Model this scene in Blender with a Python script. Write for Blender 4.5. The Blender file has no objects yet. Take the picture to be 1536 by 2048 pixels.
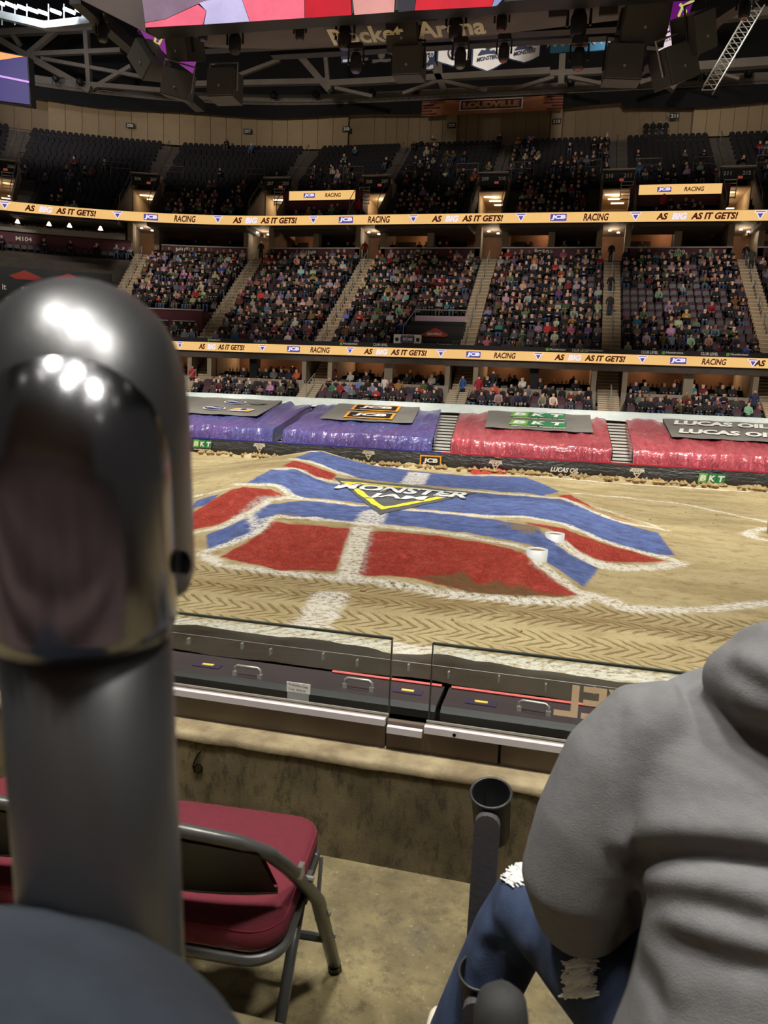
import bpy, bmesh, math, random
import numpy as np
from mathutils import Vector, Matrix
from mathutils.bvhtree import BVHTree

random.seed(7)
RNG = np.random.default_rng(7)
SC = bpy.context.scene
COL = SC.collection

# ------------------------------------------------------------------ camera
F, PITCH, ROLL, YAW, H = 1500.0, math.radians(8.4), 0.0455, math.radians(13.3), 3.28
EYE = np.array([0.0, 0.0, H])
FWD = np.array([-math.sin(YAW) * math.cos(PITCH), math.cos(YAW) * math.cos(PITCH), -math.sin(PITCH)])
_rt = np.array([math.cos(YAW), math.sin(YAW), 0.0])
_up = np.cross(_rt, FWD)
RT = _rt * math.cos(ROLL) + _up * math.sin(ROLL)
UP = -_rt * math.sin(ROLL) + _up * math.cos(ROLL)
cd = bpy.data.cameras.new('camera')
cam = bpy.data.objects.new('camera', cd)
COL.objects.link(cam)
cam.matrix_world = Matrix(((RT[0], UP[0], -FWD[0], EYE[0]), (RT[1], UP[1], -FWD[1], EYE[1]), (RT[2], UP[2], -FWD[2], EYE[2]), (0, 0, 0, 1)))
cd.sensor_fit = 'VERTICAL'
cd.sensor_height = 24.0
cd.sensor_width = 18.0
cd.lens = 24.0 * F / 2048.0
cd.clip_start, cd.clip_end = 0.02, 400.0
cd.dof.use_dof = True
cd.dof.focus_distance = 7.0
cd.dof.aperture_fstop = cd.lens / 2.8
SC.camera = cam
SC.view_settings.view_transform = 'Standard'
SC.view_settings.look = 'None'
SC.view_settings.gamma = 1.0
SC.view_settings.use_curve_mapping = False
SC.view_settings.exposure = 0.28

# ------------------------------------------------------------------ world and lamps
wd = bpy.data.worlds.new('arena_air')
SC.world = wd
wd.use_nodes = True
wd.node_tree.nodes['Background'].inputs[0].default_value = (1.0, 0.93, 0.86, 1)
wd.node_tree.nodes['Background'].inputs[1].default_value = 0.055


def spot(name, loc, tgt, watts, cone, blend=0.6, size=0.5, col=(1.0, 0.95, 0.86)):
    l = bpy.data.lights.new(name, 'SPOT')
    l.energy, l.spot_size, l.spot_blend, l.shadow_soft_size, l.color = watts, math.radians(cone), blend, size, col
    o = bpy.data.objects.new(name, l)
    COL.objects.link(o)
    o.location = loc
    o.rotation_euler = (Vector(tgt) - Vector(loc)).to_track_quat('-Z', 'Y').to_euler()
    return o


def area(name, loc, tgt, watts, sx, sy, col=(1.0, 0.93, 0.84)):
    l = bpy.data.lights.new(name, 'AREA')
    l.energy, l.shape, l.size, l.size_y, l.color = watts, 'RECTANGLE', sx, sy, col
    o = bpy.data.objects.new(name, l)
    COL.objects.link(o)
    o.location = loc
    o.rotation_euler = (Vector(tgt) - Vector(loc)).to_track_quat('-Z', 'Y').to_euler()
    return o


WARM = (1.0, 0.965, 0.89)
for i, x in enumerate((-26, -17, -8, 1, 10, 19)):                       # floor lights in two rows under the roof
    spot('floor_light', (x, 9.5, 25), (x, 16, 0), 11000, 62, col=WARM)
    spot('floor_light', (x, 34, 25), (x, 30, 0), 13000, 62, col=WARM)
for x in (-26, -15, -4, 7, 18):                                           # house lights on the tarps and lower rows opposite
    spot('house_fill_light', (x, 27, 26), (x, 43, 2), 21000, 36, 0.8, col=WARM)
for x in (-24, -13, -2, 9): spot('house_fill_light', (x, 12, 26), (x, 38.5, 1.2), 15000, 24, 0.6, col=WARM)  # added spots, only to brighten the tarp fronts and the barrier
spot('house_fill_light', (-30, 30, 27), (-42, 53, 12), 9000, 34, 0.8)  # added spot, only to brighten the left corner boxes
for x in (-32, -18, -4, 10):                                               # dimmer house lights for the club rows
    spot('house_fill_light', (x, 32, 30), (x, 55, 10), 14500, 34, 0.9)
for x in (-46, -33, -20, -8, 3, 14):                                             # very dim light for the upper rows
    spot('upper_light', (x, 44, 26.5), (x * 1.05, 74, 29.5), 4200, 46, 0.9)
for x in (-8, 0, 8): spot('house_fill_light', (x, -3, 18), (x, -7, 5), 3500, 80, 0.7, 0.8, col=WARM)  # added fill behind the camera, lights the rear stand mirrored in the post
for x in (-4.5, 0, 4.5):                                                 # lamps above the near stand
    spot('house_fill_light', (x, 0.2, 15), (x * 0.4, 1.2, 2), 3500, 80, 0.7, 0.6, col=WARM)


# ------------------------------------------------------------------ helpers
def ray(px, py):
    d = FWD * F + RT * (px - 768) - UP * (py - 1024)
    return d / np.linalg.norm(d)


def atY(px, py, Y):
    d = ray(px, py)
    return EYE + d * (Y / d[1])


def atZ(px, py, Z):
    d = ray(px, py)
    return EYE + d * ((Z - H) / d[2])


def atD(px, py, D):
    d = FWD * F + RT * (px - 768) - UP * (py - 1024)
    return EYE + d / F * D


def lin(r, g, b):
    f = lambda c: (c / 255 / 12.92) if c / 255 <= 0.04045 else ((c / 255 + 0.055) / 1.055) ** 2.4
    return (f(r), f(g), f(b))


class S:
    """A shader socket with arithmetic."""
    def __init__(s, nt, k): s.nt, s.k = nt, k
    def op(s, o, b=None, c=None):
        n = s.nt.nodes.new('ShaderNodeMath'); n.operation = o
        s.nt.links.new(s.k, n.inputs[0])
        for i, v in ((1, b), (2, c)):
            if v is None: continue
            if isinstance(v, S): s.nt.links.new(v.k, n.inputs[i])
            else: n.inputs[i].default_value = v
        return S(s.nt, n.outputs[0])
    def __add__(s, b): return s.op('ADD', b)
    def __sub__(s, b): return s.op('SUBTRACT', b)
    def __mul__(s, b): return s.op('MULTIPLY', b)
    def abs(s): return s.op('ABSOLUTE')
    def fract(s): return s.op('FRACT')
    def lt(s, b): return s.op('LESS_THAN', b)
    def gt(s, b): return s.op('GREATER_THAN', b)
    def step(s, a, b):
        n = s.nt.nodes.new('ShaderNodeMapRange'); n.clamp = True; n.interpolation_type = 'SMOOTHSTEP'
        s.nt.links.new(s.k, n.inputs[0]); n.inputs[1].default_value, n.inputs[2].default_value = a, b
        return S(s.nt, n.outputs[0])


def noise(nt, vec, scale, detail=4.0, rough=0.6, dist=0.0):
    n = nt.nodes.new('ShaderNodeTexNoise')
    n.inputs['Scale'].default_value, n.inputs['Detail'].default_value = scale, detail
    n.inputs['Roughness'].default_value, n.inputs['Distortion'].default_value = rough, dist
    if vec is not None: nt.links.new(vec, n.inputs['Vector'])
    return S(nt, n.outputs[0])


def coords(nt, kind='Object', scale=None):
    n = nt.nodes.new('ShaderNodeTexCoord')
    out = n.outputs[kind]
    if scale:
        m = nt.nodes.new('ShaderNodeMapping'); m.inputs['Scale'].default_value = scale
        nt.links.new(out, m.inputs[0]); out = m.outputs[0]
    return out


def mix(nt, fac, a, b):
    n = nt.nodes.new('ShaderNodeMix'); n.data_type = 'RGBA'
    for sock, v in ((n.inputs[0], fac), (n.inputs[6], a), (n.inputs[7], b)):
        if isinstance(v, S): nt.links.new(v.k, sock)
        elif isinstance(v, (int, float)): sock.default_value = v
        elif hasattr(v, 'is_output'): nt.links.new(v, sock)
        else: sock.default_value = (*v, 1)
    return n.outputs[2]


def bump(nt, h, strength, dist, bs):
    n = nt.nodes.new('ShaderNodeBump')
    n.inputs['Strength'].default_value, n.inputs['Distance'].default_value = strength, dist
    nt.links.new(h.k, n.inputs['Height']); nt.links.new(n.outputs[0], bs.inputs['Normal'])


def mat(name, col, rough=0.6, metal=0.0, nz=None, bp=None, col2=None, spec=0.5, sc=None, coat=0.0):
    """col in 0..255; nz = (scale, amount) colour variation; bp = (scale, strength, distance) relief."""
    m = bpy.data.materials.new(name); m.use_nodes = True
    nt = m.node_tree; bs = nt.nodes['Principled BSDF']
    c = lin(*col)
    bs.inputs['Base Color'].default_value = (*c, 1)
    bs.inputs['Roughness'].default_value, bs.inputs['Metallic'].default_value = rough, metal
    bs.inputs['Specular IOR Level'].default_value = spec
    if coat: bs.inputs['Coat Weight'].default_value = coat; bs.inputs['Coat Roughness'].default_value = 0.2
    if nz:
        v = noise(nt, coords(nt, 'Object', sc), nz[0]).step(0.3, 0.7)
        d = lin(*col2) if col2 else tuple(x * (1 - nz[1]) for x in c)
        nt.links.new(mix(nt, v, c, d), bs.inputs['Base Color'])
    if bp: bump(nt, noise(nt, coords(nt, 'Object', sc), bp[0]), bp[1], bp[2], bs)
    return m


def emis(name, col, strength=1.0, nz=None):
    m = bpy.data.materials.new(name); m.use_nodes = True
    nt = m.node_tree; bs = nt.nodes['Principled BSDF']
    c = lin(*col)
    bs.inputs['Base Color'].default_value = (0.01, 0.01, 0.01, 1)
    bs.inputs['Roughness'].default_value = 0.6
    bs.inputs['Specular IOR Level'].default_value = 0.1
    bs.inputs['Emission Color'].default_value = (*c, 1)
    bs.inputs['Emission Strength'].default_value = strength
    if nz:
        v = noise(nt, coords(nt), nz[0]).step(0.3, 0.7)
        nt.links.new(mix(nt, v, c, tuple(x * (1 - nz[1]) for x in c)), bs.inputs['Emission Color'])
    return m


def tag(o, label=None, cat=None, group=None, kind=None):
    for k, v in (('label', label), ('category', cat), ('group', group), ('kind', kind)):
        if v: o[k] = v
    return o


def me_new(name, v, f, mats=(), fm=None, smooth=False):
    m = bpy.data.meshes.new(name)
    if isinstance(v, np.ndarray): v = v.tolist()
    if isinstance(f, np.ndarray): f = f.tolist()
    m.from_pydata(v, [], f)
    for x in mats: m.materials.append(x)
    if fm is not None: m.polygons.foreach_set('material_index', np.asarray(fm, dtype=np.int32))
    if smooth: m.polygons.foreach_set('use_smooth', np.ones(len(m.polygons), dtype=bool))
    m.update()
    return m


def ob(name, mesh, parent=None, loc=None, rot=None, **k):
    o = bpy.data.objects.new(name, mesh)
    COL.objects.link(o)
    if parent: o.parent = parent
    if loc is not None: o.location = loc
    if rot is not None: o.rotation_euler = rot
    return tag(o, **k)


def empty(name, loc, label, cat, group=None, rz=0.0, kind=None):
    return ob(name, None, None, loc, (0, 0, rz), label=label, cat=cat, group=group, kind=kind)


class MB:
    """Collects boxes, tubes, lofts and grids into one mesh."""
    def __init__(s): s.v, s.f, s.m, s.cur = [], [], [], 0
    def add(s, v, f):
        b = len(s.v); s.v += [tuple(map(float, p)) for p in v]
        s.f += [tuple(i + b for i in q) for q in f]; s.m += [s.cur] * len(f)
        return s
    def box(s, c, d, ax=None, ch=0.0):
        """centre c, full size d, optional 3x3 axes (rows), chamfered vertical edges ch"""
        ax = np.eye(3) if ax is None else np.asarray(ax, float)
        hx, hy, hz = d[0] / 2, d[1] / 2, d[2] / 2
        if ch > 0:
            ch = min(ch, hx * .9, hy * .9)
            P = [(hx - ch, -hy), (hx, -hy + ch), (hx, hy - ch), (hx - ch, hy), (-hx + ch, hy), (-hx, hy - ch), (-hx, -hy + ch), (-hx + ch, -hy)]
        else: P = [(hx, -hy), (hx, hy), (-hx, hy), (-hx, -hy)]
        n = len(P); c = np.asarray(c, float)
        v = [c + np.array([x, y, -hz]) @ ax for x, y in P] + [c + np.array([x, y, hz]) @ ax for x, y in P]
        f = [tuple(range(n))[::-1], tuple(range(n, 2 * n))] + [(i, (i + 1) % n, n + (i + 1) % n, n + i) for i in range(n)]
        return s.add(v, f)
    def tube(s, pts, r, n=8, cap=True, flat=None):
        """round tube along points; r a number or a list; flat = (a, b) scales the section"""
        P = [np.asarray(p, float) for p in pts]; k = len(P)
        R = [r] * k if np.isscalar(r) else list(r)
        v, f = [], []; prev = None
        for i in range(k):
            t = P[min(i + 1, k - 1)] - P[max(i - 1, 0)]; t = t / (np.linalg.norm(t) + 1e-12)
            if prev is None:
                a = np.cross(t, [0, 0, 1.0])
                if np.linalg.norm(a) < 1e-3: a = np.cross(t, [0, 1.0, 0])
            else: a = prev - t * (prev @ t)
            a = a / np.linalg.norm(a); prev = a; b = np.cross(t, a)
            fa, fb = flat or (1, 1)
            for j in range(n):
                w = 2 * math.pi * j / n
                v.append(P[i] + R[i] * (fa * math.cos(w) * a + fb * math.sin(w) * b))
        for i in range(k - 1):
            for j in range(n): f.append((i * n + j, i * n + (j + 1) % n, (i + 1) * n + (j + 1) % n, (i + 1) * n + j))
        if cap: f += [tuple(range(n))[::-1], tuple(range((k - 1) * n, k * n))]
        return s.add(v, f)
    def lathe(s, prof, n=16, c=(0, 0, 0)):
        """revolve (r, z) pairs about z at c"""
        v, f = [], []
        for r, z in prof:
            for j in range(n):
                w = 2 * math.pi * j / n
                v.append((c[0] + r * math.cos(w), c[1] + r * math.sin(w), c[2] + z))
        for i in range(len(prof) - 1):
            for j in range(n): f.append((i * n + j, i * n + (j + 1) % n, (i + 1) * n + (j + 1) % n, (i + 1) * n + j))
        return s.add(v, f)
    def grid(s, g):
        """grid of points [rows][cols]"""
        r, c = len(g), len(g[0])
        return s.add([p for q in g for p in q], [(i * c + j, i * c + j + 1, (i + 1) * c + j + 1, (i + 1) * c + j) for i in range(r - 1) for j in range(c - 1)])
    def prism(s, pts, d):
        """polygon of 3-D points pushed along vector d"""
        n = len(pts); a = [np.asarray(p, float) for p in pts]; d = np.asarray(d, float)
        return s.add(a + [p + d for p in a], [tuple(range(n)), tuple(range(n, 2 * n))[::-1]] + [(i, n + i, n + (i + 1) % n, (i + 1) % n) for i in range(n)])
    def mesh(s, name, *mats, smooth=False): return me_new(name, s.v, s.f, mats, s.m, smooth)
    def ob(s, name, *mats, parent=None, smooth=False, loc=None, rot=None, **k):
        return ob(name, s.mesh(name, *mats, smooth=smooth), parent, loc, rot, **k)


def evaluated(o):
    dg = bpy.context.evaluated_depsgraph_get(); dg.update()
    m = bpy.data.meshes.new_from_object(o.evaluated_get(dg))
    return m


def drop(o):
    d = o.data; bpy.data.objects.remove(o)
    if d is not None and d.users == 0:
        (bpy.data.curves if isinstance(d, bpy.types.Curve) else bpy.data.meshes).remove(d)


_tx = {}


def text_shape(body, bold=0.0, shear=0.0):
    key = (body, bold, shear)
    if key not in _tx:
        c = bpy.data.curves.new('t', 'FONT'); c.body = body; c.offset = bold; c.shear = shear; c.resolution_u = 3
        o = bpy.data.objects.new('t', c); COL.objects.link(o)
        m = evaluated(o)
        v = np.array([p.co[:2] for p in m.vertices]) if len(m.vertices) else np.zeros((0, 2))
        f = [tuple(p.vertices) for p in m.polygons]
        bpy.data.meshes.remove(m); drop(o)
        lo, hi = v.min(0), v.max(0)
        v = (v - (lo + hi) / 2) / (hi[1] - lo[1])
        _tx[key] = (v, f)
    return _tx[key]


def text(name, body, m, fn, h, w=None, bold=0.02, shear=0.0, parent=None, **k):
    """lettering of height h (and width w) with fn(x, y) giving the 3-D point"""
    v, f = text_shape(body, bold, shear)
    sx = h if w is None else w / (v[:, 0].max() - v[:, 0].min())
    return ob(name, me_new(name, [tuple(fn(x * sx, y * h)) for x, y in v], f, (m,)), parent, **k)


def flatfn(o, r, u, off=0.0):
    o, r, u = (np.asarray(a, float) for a in (o, r, u))
    n = np.cross(r, u); n = n / np.linalg.norm(n)
    return lambda x, y: o + r * x + u * y + n * off


def fbm(x, y, octv=4, seed=0):
    """cheap value-noise fractal over arrays, about -1..1"""
    out = np.zeros_like(x, dtype=float); amp, tot = 1.0, 0.0
    r = np.random.default_rng(seed)
    T = r.random((256, 256)) * 2 - 1
    for _ in range(octv):
        xi, yi = np.floor(x).astype(int), np.floor(y).astype(int)
        fx, fy = x - xi, y - yi
        fx, fy = fx * fx * (3 - 2 * fx), fy * fy * (3 - 2 * fy)
        a, b = T[xi % 256, yi % 256], T[(xi + 1) % 256, yi % 256]
        c, d = T[xi % 256, (yi + 1) % 256], T[(xi + 1) % 256, (yi + 1) % 256]
        out += amp * ((a * (1 - fx) + b * fx) * (1 - fy) + (c * (1 - fx) + d * fx) * fy)
        tot += amp; amp *= 0.5; x, y = x * 2.03 + 17, y * 2.03 + 5
    return out / tot * 1.6


ORD = ('first second third fourth fifth sixth seventh eighth ninth tenth eleventh twelfth thirteenth fourteenth fifteenth sixteenth '
       'seventeenth eighteenth nineteenth twentieth').split() + ['twenty-' + w for w in 'first second third fourth fifth sixth seventh eighth ninth'.split()] + ['thirtieth', 'thirty-first']

# the bowl follows a straight side that bends into the left corner
XC, YC, RR = -22.0, 14.0, 44.0


def P(s, Y, z=0.0):
    if s >= XC: return np.array([s, Y, z])
    th = (XC - s) / RR; r = Y - YC
    return np.array([XC - r * math.sin(th), YC + r * math.cos(th), z])


def ang(s): return 0.0 if s >= XC else (XC - s) / RR      # heading of the bowl at s (turn about z)


def srange(a, b, d=1.5):
    n = max(1, int(math.ceil((b - a) / d)))
    return [a + (b - a) * i / n for i in range(n + 1)]


def sweep(mb, prof, a, b, d=1.5, close=True):
    """push an (Y, z) profile along the bowl from s=a to s=b; end caps when close"""
    st = srange(a, b, d)
    if close: prof = list(prof) + [prof[0]]
    mb.grid([[P(s, Y, z) for Y, z in prof] for s in st])
    if close:
        for s in (a, b): mb.add([P(s, Y, z) for Y, z in prof[:-1]], [tuple(range(len(prof) - 1))])
    return mb


# ------------------------------------------------------------------ materials
M = {}
M['concrete'] = mat('concrete', (128, 112, 84), 0.85, nz=(3.0, 0.3), bp=(40, 0.3, 0.01))
M['terrace'] = mat('terrace_concrete', (92, 82, 74), 0.85, nz=(1.5, 0.25))
M['step'] = mat('step_concrete', (176, 148, 116), 0.85, nz=(2, 0.2))
M['nosing'] = mat('step_nosing', (196, 190, 170), 0.6)
M['tan'] = mat('tan_wall', (150, 126, 98), 0.8, nz=(0.8, 0.12))
M['tan_light'] = mat('tan_panel', (172, 146, 112), 0.8, nz=(0.8, 0.1))
M['maroon'] = mat('maroon_wall', (92, 34, 48), 0.6, nz=(0.5, 0.15))
M['trimwhite'] = mat('white_trim', (190, 180, 176), 0.5)
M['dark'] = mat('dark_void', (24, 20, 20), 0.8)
M['black'] = mat('black_paint', (22, 21, 22), 0.5)
M['blackcloth'] = mat('black_curtain', (16, 15, 17), 0.9, nz=(3, 0.3))
M['steel'] = mat('grey_steel', (128, 116, 104), 0.6, nz=(1, 0.15))
M['rail'] = mat('aluminium_rail', (188, 188, 180), 0.35, 0.6)
M['seat_red'] = mat('seat_fabric', (78, 32, 46), 0.8, nz=(8, 0.2))
M['seat_dark'] = mat('seat_shell', (34, 30, 33), 0.5)
M['white'] = mat('white_print', (232, 228, 220), 0.6)
M['wood'] = mat('suite_wood', (150, 108, 74), 0.6, nz=(2, 0.3), sc=(1, 1, 6))

# ------------------------------------------------------------------ dirt floor
CTRL = []
for pts, z in (
    ([(404, 1112), (438, 1131), (575, 1150), (672, 1158), (750, 1166), (850, 1183), (936, 1195), (1053, 1204), (1155, 1206), (1196, 1194), (1172, 1176), (1200, 1142), (1240, 1139), (1318, 1140), (1368, 1127), (1353, 1111), (1333, 1062),
      (1300, 1049), (1240, 1032), (393, 1062), (412, 1090), (370, 1075), (500, 1200), (800, 1230), (1100, 1240), (1300, 1200), (1400, 1150), (1420, 1090), (1400, 1050), (600, 1170)], 0.0),
    ([(560, 1034), (640, 1044), (720, 1050), (850, 1062), (960, 1078), (1020, 1086), (620, 1020), (720, 1030), (850, 1040), (960, 1058), (640, 1003), (720, 1008), (850, 1020), (980, 1032), (720, 985), (800, 990), (900, 990), (950, 985), (1040, 992),
      (980, 1008), (740, 950), (800, 957), (900, 960), (970, 968), (690, 1000), (870, 975)], 0.42),
    ([(1040, 1094), (1062, 1100)], 0.55), ([(1092, 1070), (1080, 1060), (1126, 1062)], 0.55), ([(1095, 1035), (1060, 1014), (1100, 1003)], 0.5),
    ([(1162, 1072), (1150, 1050), (1160, 1020)], 0.36), ([(1240, 1098), (1240, 1065)], 0.17), ([(1112, 1122)], 0.2), ([(1098, 1136)], 0.08), ([(1150, 1150), (1125, 1172)], 0.12), ([(1141, 988), (1120, 993)], 0.34), ([(1190, 1015)], 0.17),
    ([(1120, 982), (1060, 953)], 0.06), ([(533, 1012), (550, 1020)], 0.45), ([(500, 1045)], 0.42), ([(455, 1072)], 0.18), ([(430, 1085)], 0.06),
    ([(464, 976), (488, 971)], 0.86), ([(541, 977)], 0.74), ([(572, 991)], 0.52), ([(440, 990)], 0.6), ([(420, 1005)], 0.45), ([(470, 1015)], 0.52), ([(391, 1024)], 0.2), ([(435, 1049)], 0.12), ([(540, 1000)], 0.5),
    ([(545, 937), (570, 937), (594, 937)], 0.98), ([(520, 952)], 0.9), ([(634, 957)], 0.62), ([(600, 975)], 0.55), ([(665, 975)], 0.42),
    ([(588, 920)], 1.0), ([(623, 928)], 0.85), ([(674, 949)], 0.5), ([(625, 900), (643, 900)], 1.06), ([(691, 918)], 0.66), ([(720, 928)], 0.48), ([(823, 942), (935, 950)], 0.3), ([(1012, 954)], 0.2),
):
    CTRL += [(*atZ(px, py, z)[:2], z) for px, py in pts]
for x, y in [(-13.2, 22), (-12.6, 19.5), (-14.5, 26), (-15.5, 31), (-14.5, 34.5), (-11, 36.3), (-8, 35.6), (-5, 35), (-2, 34), (0.5, 33), (2, 30), (3.5, 26), (-11.2, 18), (-10.2, 16.3), (-9.3, 15), (4, 22), (4.5, 18), (3.5, 15.5)]:
    CTRL.append((x, y, 0.0))
for x in np.linspace(-26, 20, 16):
    CTRL += [(x, 9, 0.0), (x, 11, 0.0), (x, 37.5, 0.0), (x, 36.6, 0.0)]
for y in np.linspace(9, 37, 10): CTRL += [(-26, y, 0.0), (-19, y, 0.0), (10, y, 0.0), (20, y, 0.0)]
CTRL = np.array(CTRL)
_d = np.linalg.norm(CTRL[:, None, :2] - CTRL[None, :, :2], axis=2)
_W = np.linalg.solve(_d - np.eye(len(CTRL)) * 0.35, CTRL[:, 2])


def height0(x, y):
    x, y = np.asarray(x, float), np.asarray(y, float)
    out = np.zeros(x.size); X, Y = x.ravel(), y.ravel()
    for a in range(0, X.size, 20000):
        q = np.hypot(X[a:a + 20000, None] - CTRL[:, 0], Y[a:a + 20000, None] - CTRL[:, 1])
        out[a:a + 20000] = q @ _W
    return np.clip(out, 0.0, 1.15).reshape(x.shape)


GX, GY = np.arange(-25.0, 19.0, 0.085), np.concatenate([np.arange(9.12, 20, 0.07), np.arange(20, 38.3, 0.1)])
gx, gy = np.meshgrid(GX, GY)
gz0 = height0(gx, gy)


def hgt(x, y, g=None):
    """bilinear look-up in the terrain (the smooth one by default)"""
    g = gz0 if g is None else g
    x, y = np.asarray(x, float), np.asarray(y, float)
    i = np.clip((x - GX[0]) / 0.085, 0, len(GX) - 1.001); j = np.clip(np.interp(y, GY, np.arange(len(GY))), 0, len(GY) - 1.001)
    a, b = i.astype(int), j.astype(int); u, w = i - a, j - b
    return (g[b, a] * (1 - u) + g[b, a + 1] * u) * (1 - w) + (g[b + 1, a] * (1 - u) + g[b + 1, a + 1] * u) * w


def onto(px, py, tol=0.03):
    """where the line of sight through a pixel of the photograph meets the terrain"""
    d = ray(px, py); t = np.arange(8.5, 38, 0.03) / d[1]
    p = EYE + d[None] * t[:, None]
    k = np.argmax(p[:, 2] - hgt(p[:, 0], p[:, 1]) < tol)
    return p[k, :2] if p[k, 2] - hgt(p[k, 0], p[k, 1]) < tol else p[-1, :2]


def dense(pts, closed, n=5):
    q = pts + pts[:1] if closed else pts
    out = []
    for a, b in zip(q[:-1], q[1:]): out += [(a[0] + (b[0] - a[0]) * i / n, a[1] + (b[1] - a[1]) * i / n) for i in range(n)]
    return out if closed else out + [q[-1]]


def seg_dist(X, Y, a, b):
    ax, ay = a; dx, dy = b[0] - ax, b[1] - ay
    t = np.clip(((X - ax) * dx + (Y - ay) * dy) / (dx * dx + dy * dy + 1e-12), 0, 1)
    return np.hypot(X - ax - t * dx, Y - ay - t * dy)


def paint(polys, strokes):
    """signed distance (negative inside) to areas and strokes given as pixels of the photograph"""
    X, Y = gx.ravel(), gy.ravel(); out = np.full(X.size, 9.0)
    for poly in polys:
        w = [onto(*p) for p in dense(poly, True)]
        lo, hi = np.min(w, 0) - 0.6, np.max(w, 0) + 0.6
        k = np.where((X > lo[0]) & (X < hi[0]) & (Y > lo[1]) & (Y < hi[1]))[0]
        if not len(k): continue
        x, y = X[k], Y[k]; d = np.full(k.size, 9.0); ins = np.zeros(k.size, bool)
        for a, b in zip(w, w[1:] + w[:1]):
            d = np.minimum(d, seg_dist(x, y, a, b))
            c = (a[1] > y) != (b[1] > y)
            if abs(b[1] - a[1]) > 1e-9: ins ^= c & (x < (b[0] - a[0]) * (y - a[1]) / (b[1] - a[1]) + a[0])
        out[k] = np.minimum(out[k], np.where(ins, -d, d))
    for pts, wid in strokes:
        w = [onto(*p) for p in dense(pts, False)]
        for a, b in zip(w[:-1], w[1:]):
            if np.hypot(*(np.array(b) - a)) > 3.0: continue
            lo, hi = np.minimum(a, b) - 1.2, np.maximum(a, b) + 1.2
            k = np.where((X > lo[0]) & (X < hi[0]) & (Y > lo[1]) & (Y < hi[1]))[0]
            if len(k): out[k] = np.minimum(out[k], seg_dist(X[k], Y[k], a, b) - wid / 2)
    return out


BLUE = [
    [(412, 1068), (495, 1035), (533, 1007), (606, 1001), (720, 1011), (850, 1022), (980, 1036), (1070, 1052), (1094, 1074), (1136, 1107), (1197, 1138), (1167, 1172), (1092, 1123), (1066, 1090), (980, 1072), (850, 1054), (720, 1044), (557, 1030), (539, 1035), (513, 1070), (416, 1101)],
    [(490, 967), (541, 939), (594, 939), (634, 957), (657, 966), (700, 966), (955, 984), (1079, 994), (1126, 998), (1175, 1018), (1240, 1044), (1316, 1064), (1351, 1111), (1318, 1108), (1240, 1090), (1188, 1071), (1123, 1045), (1050, 1033), (980, 1030), (850, 1018), (720, 1004), (601, 993), (579, 984), (557, 968)],
    [(588, 916), (621, 903), (641, 902), (691, 917), (740, 929), (823, 941), (934, 951), (1053, 954), (1120, 982), (1087, 990), (955, 978), (802, 966), (701, 953), (677, 944), (625, 921)],
    [(393, 1000), (440, 985), (420, 1005), (380, 1018)],
]
RED = [
    [(545, 1043), (702, 1056), (690, 1085), (672, 1143), (560, 1138), (440, 1114), (480, 1092), (513, 1072)],
    [(740, 1060), (850, 1068), (960, 1083), (1045, 1102), (1062, 1120), (1100, 1152), (1155, 1190), (1050, 1193), (940, 1182), (830, 1156), (716, 1150)],
    [(370, 1035), (391, 1021), (440, 990), (466, 977), (488, 972), (541, 977), (572, 991), (535, 996), (495, 1022), (435, 1049), (393, 1057), (360, 1063)],
    [(562, 931), (588, 921), (623, 929), (674, 949), (663, 958), (634, 954), (597, 936)],
    [(934, 941), (1026, 944), (1012, 949), (945, 948)],
    [(1115, 991), (1141, 988), (1152, 996), (1199, 1021), (1296, 1051), (1240, 1036), (1162, 1006)],
    [(1042, 1042), (1126, 1055), (1162, 1068), (1240, 1097), (1331, 1120), (1266, 1124), (1214, 1124), (1162, 1107), (1128, 1078), (1105, 1060)],
]
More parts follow.
